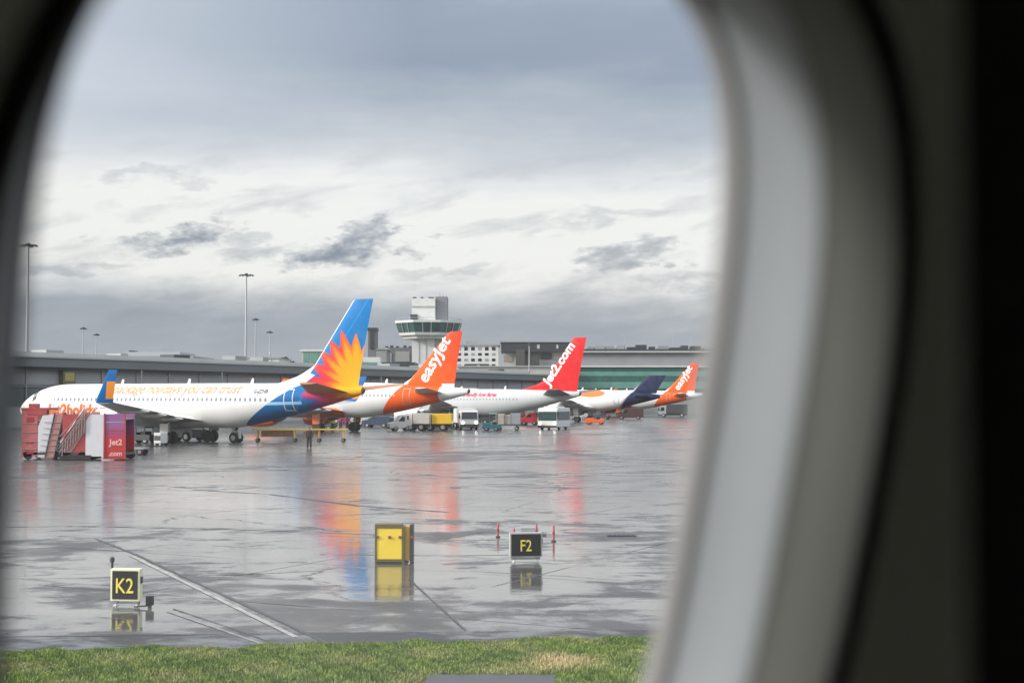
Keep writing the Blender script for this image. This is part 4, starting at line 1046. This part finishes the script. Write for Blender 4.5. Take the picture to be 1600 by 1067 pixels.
van('red_van', 'small red van parked beyond the luggage trailer and bus', G(828, 664), math.pi - R(8), M('van_red', (.62, .05, .07), .35, var=.05), 3.3, 1.9, cat='van')
tug('teal baggage tug pulling the trailer of luggage boxes', G(768, 673), math.pi - R(4), TEAL, M('pale_teal', (.25, .45, .48), .5), 2.3, 2.2)
dl = G(794, 672)
dolly('dark flat trailer loaded with pale boxes behind the teal tug', dl, math.pi - R(4), 3.2, 1.7, .62, DKMET)
BOXM = M('tan_card', (.45, .38, .30), .8, var=.3, vs=2)
crate('tan freight box at the front of the dark trailer', dl + Vector((-1.0, 0, .75)), -R(4), 1.0, 1.3, 1.35, BOXM)
crate('narrow tan freight box in the middle of the dark trailer', dl + Vector((-.1, 0.05, .75)), -R(2), .7, 1.2, 1.2, M('tan_card_light', (.52, .45, .38), .8, var=.3))
crate('grey freight container at the back of the dark trailer', dl + Vector((.95, 0, .75)), -R(4), 1.2, 1.3, 1.4, GREYP)
# yellow tank truck, white trucks under orange-tailed jet
truck('service_truck', 'yellow box service truck standing side-on under the orange-finned jet', G(684, 673), math.pi - R(5), 3.7, 2.0, 2.0, WHITE, YELLOW, cabL=1.1, boxh=2.15)
truck('flatbed_truck', 'white service truck with red stripe beside the yellow truck', G(653, 673), math.pi - R(10), 3.4, 2.0, 2.2, WHITE, M('pale_box', (.55, .52, .48), .5), cabL=1.2)
van('white_van', 'white van under the root of the orange tail facing left', G(626, 673), math.pi + R(15), WHITE, 3.2, 2.0)
van('blue_car', 'dark blue-grey car parked under the orange-finned jet', G(590, 668), math.pi - R(15), M('blue_grey_paint', (.04, .06, .10), .3), 4.2, 1.6, 1.8, cat='car')
van('silver_car', 'small pale car with dark windows left of the blue-grey car', G(565, 667), math.pi - R(15), M('silver_paint', (.5, .5, .5), .3, .3), 3.0, 1.5, 1.7, cat='car')
tug('dark green tug under the sunburst tail with white canopy', G(507, 671), math.pi - R(20), M('dark_green_paint', (.03, .07, .04), .5), DKMET, 3.0, 1.8)
truck('dark_truck', 'dark high-sided catering truck between the yellow truck and white box truck', G(704, 668), TOCAM + R(20), 5.0, 1.5, 2.9, CLAD, CLAD, cabL=1.4)
tug('low dark tug close behind the rear of the silver jet', G(940, 655), math.pi - R(20), CLAD, CLAD, 3.2, 1.6)
van('dark_van', 'dark van under the navy tail of the small airliner', G(985, 655), math.pi - R(10), M('dark_maroon', (.07, .03, .035), .4), 5.0, 2.2)
van('grey_van', 'grey van partly hidden right of the airport bus', G(905, 656), math.pi - R(20), GREYP, 4.2, 2.1)
# equipment crowded in the shade further back
BRN = M('brown_paint', (.10, .05, .04), .5); MAG = M('magenta_crate', (.35, .04, .12), .5)
truck('catering_truck', 'dark grey catering truck behind the two people in red and purple jackets', G(548, 662), math.pi - R(20), 6, 2.2, 2.2, GREYP, CLAD, cabL=1.4)
truck('fuel_truck', 'long dark fuel truck behind the blue-grey car', G(585, 660), math.pi - R(20), 7, 2.3, 2.3, GREYP, DKMET, cabL=1.6)
truck('service_truck', 'white truck with pale box just behind the white service truck and van', G(640, 663), math.pi - R(10), 5, 2.2, 2.6, WHITE, M('pale_box', (.55, .52, .48), .5), cabL=1.4)
truck('catering_truck', 'dark tall catering truck behind the teal tug and tan boxes', G(775, 660), math.pi - R(20), 7, 2.4, 2.2, DKMET, GREYP, cabL=1.5)
van('black_van', 'black van between the white box truck and the teal tug', G(750, 662), math.pi - R(10), CLAD, 3.8, 1.9)
van('maroon_van', 'dark maroon van left of the red van in the shade', G(803, 659), math.pi - R(10), BRN, 3.6, 1.9)
tug('orange tug in front of the low navy-tailed airliner', G(930, 663), math.pi - R(10), ORANGE, CLAD, 3.0, 1.3)
truck('dark_truck', 'dark truck standing under the orange fin at the far right', G(1052, 652), math.pi - R(10), 6, 2.4, 2.8, GREYP, CLAD, cabL=1.6)
crate('magenta freight crate near the people under the sunburst tail', G(537, 663), R(10), 1.6, 1.2, 1.3, MAG)
crate('brown freight crate right of the dark maroon van', G(817, 663), R(5), 1.3, 1.2, 1.5, BRN)
crate('dark steel crate in the shade left of the yellow service truck', G(664, 667), R(5), 1.0, 1.2, 1.6, CLAD)
crate('low dark crate right of the yellow service truck', G(716, 668), R(5), .8, 1.0, 1.7, DKMET)
# near jet: blue pushback tug, carts
def pushback(loc, rz):
    o = thing('pushback_tug', 'dark blue low pushback tractor between the main wheels of the sunburst jet', 'tug', loc, rz)
    MB().prism([(-2.1, .35), (2.1, .35), (2.1, .95), (1.6, 1.15), (-2.1, 1.15)], -1.0, 1.0).build('body', M('deep_blue', (.01, .035, .08), .35), o, bevel=.05)
    MB().prism([(.6, 1.15), (1.6, 1.15), (1.4, 1.75), (.7, 1.75)], -.5, .5).build('cab', M('deep_blue', (.01, .035, .08), .35), o, bevel=.04)
    MB().box(.75, 1.4, -.515, .515, 1.25, 1.6).build('side_window', DGLASS, o)
    for s in (-1, 1):
        for x in (-1.3, 1.3): wheel(o, x, s * .95, .45, .3)
    heads(o, 2.1, (-.7, .7), .75, M('headlamp_glass', (.5, .5, .48), .2))
pushback(G(285, 689), math.pi - R(27))
q = G(251, 697); o = thing('ground_power_unit', 'small white power cart standing under the near wing', 'power unit', q, R(-20))
MB().box(-.35, .35, -.5, .5, .25, 1.15).build('housing', WHITE, o, bevel=.04); MB().box(-.3, .3, -.52, -.5, .5, .9).build('vent', DKMET, o)
for s in (-1, 1):
    for x in (-.25, .25): wheel(o, x, s * .42, .16, .1)
dolly('low grey dolly right of the purple and red stairs', G(208, 711), math.pi - R(5), 1.9, 1.2, .42, GREYP)
tug('dark tug half hidden behind the stairs under the wing', G(222, 693), math.pi - R(20), CLAD, DKMET, 2.6, 1.5)
q = G(369, 692); o = thing('wheeled_stand', 'dark wheel on a small white stand under the rear of the sunburst jet', 'cart', q, R(-27))
MB().box(-.35, .35, -.3, .3, .5, 1.0).build('frame', M('stand_grey', (.2, .2, .2), .5), o, bevel=.03)
for s in (-1, 1): wheel(o, 0, s * .35, .48, .28)
MB().box(.36, .42, -.2, .2, .4, 1.1).build('plate', WHITE, o)
# towable conveyor
q = G(468, 690); o = thing('conveyor', 'long yellow towable baggage conveyor reaching under the sunburst tail', 'conveyor', q, R(0))
k_ = q.y / F
MB().box(-74 * k_, 74 * k_, -.08, .0, 18.2 * k_, 20.2 * k_).build('side_rail', YELLOW, o); MB().box(-74 * k_, 74 * k_, .7, .78, 18.2 * k_, 20.2 * k_).build('side_rail', YELLOW, o)
MB().box(-73 * k_, 73 * k_, 0, .7, 18 * k_, 19 * k_).build('belt', DARK, o)
MB().box(-60 * k_, -12 * k_, .05, .65, 8 * k_, 17 * k_).build('motor_housing', M('brown_rust', (.25, .12, .05), .6, var=.3), o)
for px in (-66, -8, 30, 68):
    MB().box(px * k_ - .05, px * k_ + .05, .0, .7, .3, 17.5 * k_).build('leg', YELLOW, o); wheel(o, px * k_, .75, .16, .1); wheel(o, px * k_, -.06, .16, .1)

# ------------------------------------------------------------------ passenger stairs
def stairs():
    REDW = M('weathered_red', (.42, .06, .065), .4, var=.12, vs=1.5)
    PKR = M('faded_pink_red', (.46, .22, .21), .5, var=.12)
    mp = bpy.data.materials.new('purple_to_red_print'); mp.use_nodes = True; t = mp.node_tree; g = N(t); b = t.nodes['Principled BSDF']
    X, Y, Z = g.xyz(g.n('ShaderNodeTexCoord').outputs['Object'])
    g.put(b.inputs['Base Color'], g.ramp(g.m('DIVIDE', Z, 3.2), [(0, (.45, .02, .03)), (.38, (.60, .03, .03)), (.55, (.36, .06, .16)), (.75, (.30, .12, .30)), (1, (.28, .10, .26))])); b.inputs['Roughness'].default_value = .4
    PALE = M('pale_white_panel', (.66, .66, .70), .4, var=.05)
    # right-hand stairs
    q = G(147, 719); k = q.y / F; o = thing('passenger_stairs', 'covered passenger stairs with white panel and purple to red end panel', 'passenger stairs', q)
    X_ = lambda px: (px - 147) * k; Z_ = lambda py: (719 - py) * k
    MB().box(X_(92), X_(196), 0.0, 2.3, .35, .5).build('chassis', DKMET, o)
    for px in (100, 128, 190):
        for s in (.1, 2.2): 
            w_ = MB().lathe([(.15, -.1), (.27, -.1), (.3, 0), (.27, .1), (.15, .1)], (X_(px), s, .3), 'y', 16).build('wheel', DARK, o, smooth=True)
    MB().box(X_(93), X_(142), -.08, 2.38, Z_(718), Z_(711)).build('skirt', DARK, o)
    fl = MB(); n = 12
    for i in range(n):
        xa = X_(97) + (X_(136) - X_(97)) * i / n; za = .5 + (Z_(655) - .5) * i / n
        fl.box(xa, xa + .34, .1, 2.2, za, za + .06); fl.box(xa + .30, xa + .34, .1, 2.2, za, za + (Z_(655) - .5) / n)
    fl.build('steps', STEEL, o)
    for s in (0.0, 2.24):
        MB().prism([(X_(95), Z_(712)), (X_(108), Z_(712)), (X_(140), Z_(664)), (X_(140), Z_(644)), (X_(128), Z_(644))], s, s + .06).build('side_panel', PKR, o)
        MB().prism([(X_(97), Z_(648)), (X_(127), Z_(648)), (X_(108), Z_(678)), (X_(97), Z_(690))], s + .01, s + .05).build('side_panel', REDW, o)
        MB().prism([(X_(109), Z_(712)), (X_(133), Z_(712)), (X_(133), Z_(676))], s + .01, s + .05).build('lower_panel', REDW, o)
        MB().tube((X_(94), s + .03, Z_(692)), (X_(132), s + .03, Z_(636)), .04, n=6).build('handrail', STEEL, o)
        MB().prism([(X_(133.5), Z_(713)), (X_(163), Z_(713)), (X_(163), Z_(648)), (X_(140.5), Z_(648)), (X_(133.5), Z_(658))], s - .02, s + .04).build('white_panel', PALE, o)
        MB().box(X_(163.4), X_(195), s - .05, s + .07, Z_(717), Z_(647)).build('end_panel', mp, o)
    lat = MB()
    for i in range(9): xa = 98 + i * 4.2; lat.tube((X_(xa), -.1, Z_(712 - i * 4.6)), (X_(xa + 1.2), -.1, Z_(690 - i * 5.6)), .035, n=5)
    for i in range(4): lat.tube((X_(94), -.1, Z_(706 - i * 8)), (X_(133), -.1, Z_(652 - i * 4)), .03, n=5)
    lat.build('railing', M('railing_grey', (.30, .24, .23), .5), o)
    for za, zb, m_ in ((659, 660.5, STEEL), (672, 673, REDW), (697, 698.2, REDW), (704, 705, REDW)): MB().box(X_(164), X_(194.5), -.065, -.05, Z_(zb), Z_(za)).build('panel_seam', m_, o)
    for px in (163, 195.5): MB().box(X_(px) - .04, X_(px) + .04, -.12, -.05, Z_(717), Z_(646)).build('post', REDW, o)
    MB().box(X_(133), X_(195), 0.06, 2.2, Z_(656), Z_(654)).build('platform', STEEL, o)
    def f(u, v): return (X_(170) + u, -.07, Z_(695) + v)
    wl = M('pink_lettering', (.80, .45, .42), .5)
    decal('lettering', 'Jet2', wl, o, f, 21 * k, .03)
    decal('lettering', '.com', wl, o, lambda u, v: (X_(170) + u, -.07, Z_(712) + v), 21 * k, .03)
    # left-hand stairs
    q = G(60, 718); k = q.y / F; o = thing('passenger_stairs', 'weathered red passenger stairs with tall panel nearest the window edge', 'passenger stairs', q)
    X_ = lambda px: (px - 60) * k; Z_ = lambda py: (718 - py) * k
    MB().box(X_(36), X_(92), 0, 2.3, .32, .48).build('chassis', DKMET, o)
    for px in (43, 84):
        for s in (.1, 2.2): MB().lathe([(.15, -.1), (.27, -.1), (.3, 0), (.27, .1), (.15, .1)], (X_(px), s, .3), 'y', 16).build('wheel', DARK, o, smooth=True)
    for s in (0.0, 2.24):
        MB().box(X_(33), X_(58), s, s + .06, Z_(713), Z_(640)).build('side_panel', M('side_red', (.44, .12, .12), .45, var=.15, vs=1.5), o)
        MB().prism([(X_(58.5), Z_(714)), (X_(70), Z_(714)), (X_(84), Z_(648)), (X_(66), Z_(648)), (X_(58.5), Z_(668))], s + .01, s + .05).build('white_panel', PALE, o)
        MB().prism([(X_(70), Z_(716)), (X_(83), Z_(716)), (X_(98), Z_(648)), (X_(84.5), Z_(648))], s - .02, s + .04).build('side_panel', PKR, o)
        MB().tube((X_(70), s - .03, Z_(716)), (X_(85), s - .03, Z_(645)), .05, n=6).build('handrail', DKMET, o)
        MB().tube((X_(84), s - .03, Z_(716)), (X_(99), s - .03, Z_(645)), .05, n=6).build('handrail', DKMET, o)
    MB().box(X_(32), X_(72), -.02, 2.4, Z_(641), Z_(637.5)).build('canopy', REDW, o)
    MB().box(X_(42), X_(72), -.03, .04, Z_(648), Z_(641.2)).build('canopy_skirt', REDW, o); MB().box(X_(43), X_(52), .1, 1.2, Z_(637.5), Z_(631)).build('beacon_box', REDW, o)
    MB().box(X_(34), X_(62), .06, 2.2, Z_(658), Z_(656)).build('platform', STEEL, o)
    fl = MB(); n = 11
    for i in range(n):
        xa = X_(85) - (X_(85) - X_(60)) * i / n; za = .5 + (Z_(657) - .5) * i / n; fl.box(xa - .3, xa, .1, 2.2, za, za + .06)
    fl.build('steps', STEEL, o)
    lat = MB()
    for i in range(7): lat.tube((X_(60 + i * 1.5), -.06, Z_(714 - i * 9)), (X_(84 + i * 2), -.06, Z_(714 - i * 9)), .02, n=5)
    for z_q in (662, 676, 690, 702): lat.tube((X_(34), -.02, Z_(z_q)), (X_(57), -.02, Z_(z_q)), .02, n=5)
    lat.build('railing', M('railing_grey', (.30, .24, .23), .5), o)
    for a, b_ in ((652, 660), (690, 693), (705, 709)): MB().box(X_(41), X_(52), -.015, 0, Z_(b_), Z_(a)).build('marking', M('faint_red_mark', (.35, .02, .03), .5), o)
stairs()

# ------------------------------------------------------------------ people
def person(px, py, label, jacket, trousers, rz=0.0, h=1.72, vest=None):
    q = G(px, py); s = h / 1.75
    m = bpy.data.materials.new('clothes_and_skin'); m.use_nodes = True; t = m.node_tree; g = N(t); b = t.nodes['Principled BSDF']
    X, Y, Z = g.xyz(g.n('ShaderNodeTexCoord').outputs['Object'])
    c = g.mix(g.m('GREATER_THAN', Z, .92 * s), trousers, jacket); c = g.mix(g.m('GREATER_THAN', Z, 1.48 * s), c, (.45, .26, .19))
    c = g.mix(g.m('LESS_THAN', Z, .09 * s), c, (.015, .015, .015)); g.put(b.inputs['Base Color'], c); b.inputs['Roughness'].default_value = .8
    J = {'pel': (0, 0, .95, .15), 'wai': (0, 0, 1.12, .145), 'che': (0, 0, 1.32, .16), 'nk0': (0, 0, 1.46, .085), 'nk': (0, -.01, 1.53, .055), 'hd': (0, -.03, 1.63, .098), 'tp': (0, -.03, 1.70, .07)}
    E = [('pel', 'wai'), ('wai', 'che'), ('che', 'nk0'), ('nk0', 'nk'), ('nk', 'hd'), ('hd', 'tp')]
    for s_, n in ((-1, 'l'), (1, 'r')):
        J.update({'sh' + n: (.19 * s_, 0, 1.42, .07), 'el' + n: (.26 * s_, .02, 1.14, .05), 'wr' + n: (.25 * s_, -.10, .92, .036), 'ha' + n: (.24 * s_, -.13, .82, .038),
                  'hp' + n: (.10 * s_, 0, .88, .10), 'kn' + n: (.12 * s_, -.02, .50, .09), 'an' + n: (.13 * s_, .02, .09, .07), 'to' + n: (.15 * s_, -.15, .04, .04)})
        E += [('che', 'sh' + n), ('sh' + n, 'el' + n), ('el' + n, 'wr' + n), ('wr' + n, 'ha' + n), ('pel', 'hp' + n), ('hp' + n, 'kn' + n), ('kn' + n, 'an' + n), ('an' + n, 'to' + n)]
    bm = bmesh.new(); lay = bm.verts.layers.skin.verify(); V_ = {}
    for n, (x, y, z, r) in J.items():
        v = bm.verts.new((x * s, y * s, z * s)); v[lay].radius = (r * s * 1.35, r * s * 1.15); v[lay].use_root = n == 'pel'; V_[n] = v
    for a, b_ in E: bm.edges.new((V_[a], V_[b_]))
    me = bpy.data.meshes.new('person'); bm.to_mesh(me); bm.free(); me.materials.append(m)
    o = bpy.data.objects.new('person', me); COL.objects.link(o); o.location = q; o.rotation_euler = (0, 0, rz)
    o.modifiers.new('skin', 'SKIN'); sb = o.modifiers.new('sub', 'SUBSURF'); sb.levels = sb.render_levels = 1
    tag(o, label, 'person')
    MB().lathe([(.02, 1.755 * s), (.07, 1.745 * s), (.105, 1.70 * s), (.108, 1.65 * s), (.09, 1.62 * s)], (0, .012, 0), n=12).build('hair', M('dark_hair', (.03, .02, .015), .8), o, smooth=True)
    if vest:
        MB().lathe([(.20, 1.0 * s), (.205, 1.12 * s), (.235, 1.32 * s), (.20, 1.44 * s), (.1, 1.49 * s)], n=14).build('vest', vest, o, smooth=True)
    return o
HV = M('hi_vis_yellow', (.55, .75, .08), .7); OV = M('hi_vis_orange', (.7, .16, .03), .7)
person(483, 700, 'person in dark clothes standing alone by the end of the yellow conveyor', (.05, .03, .03), (.02, .02, .025), R(10), 1.72)
person(519, 672, 'person in a yellow hi-vis vest under the sunburst tail', (.4, .5, .1), (.03, .03, .04), R(40), 1.7, HV)
person(532, 669, 'person in a dark magenta jacket, left of the two behind the tail', (.22, .02, .09), (.03, .02, .03), R(-30), 1.75)
person(542, 669, 'person in a red-purple jacket, right of the two behind the tail', (.30, .02, .06), (.02, .02, .03), R(60), 1.72)
person(551, 670, 'person in a pale grey jacket beside the pale car', (.5, .48, .45), (.05, .05, .06), R(10), 1.74)
# acrylic cabin windows and paint lettering are dull beside the glossy skin
for nm in ('blue_grey_glass', 'pale_glass', 'orange_lettering', 'orange_red_lettering', 'grey_lettering', 'pink_red_lettering'):
    MATS[nm].node_tree.nodes['Principled BSDF'].inputs['Specular IOR Level'].default_value = .06
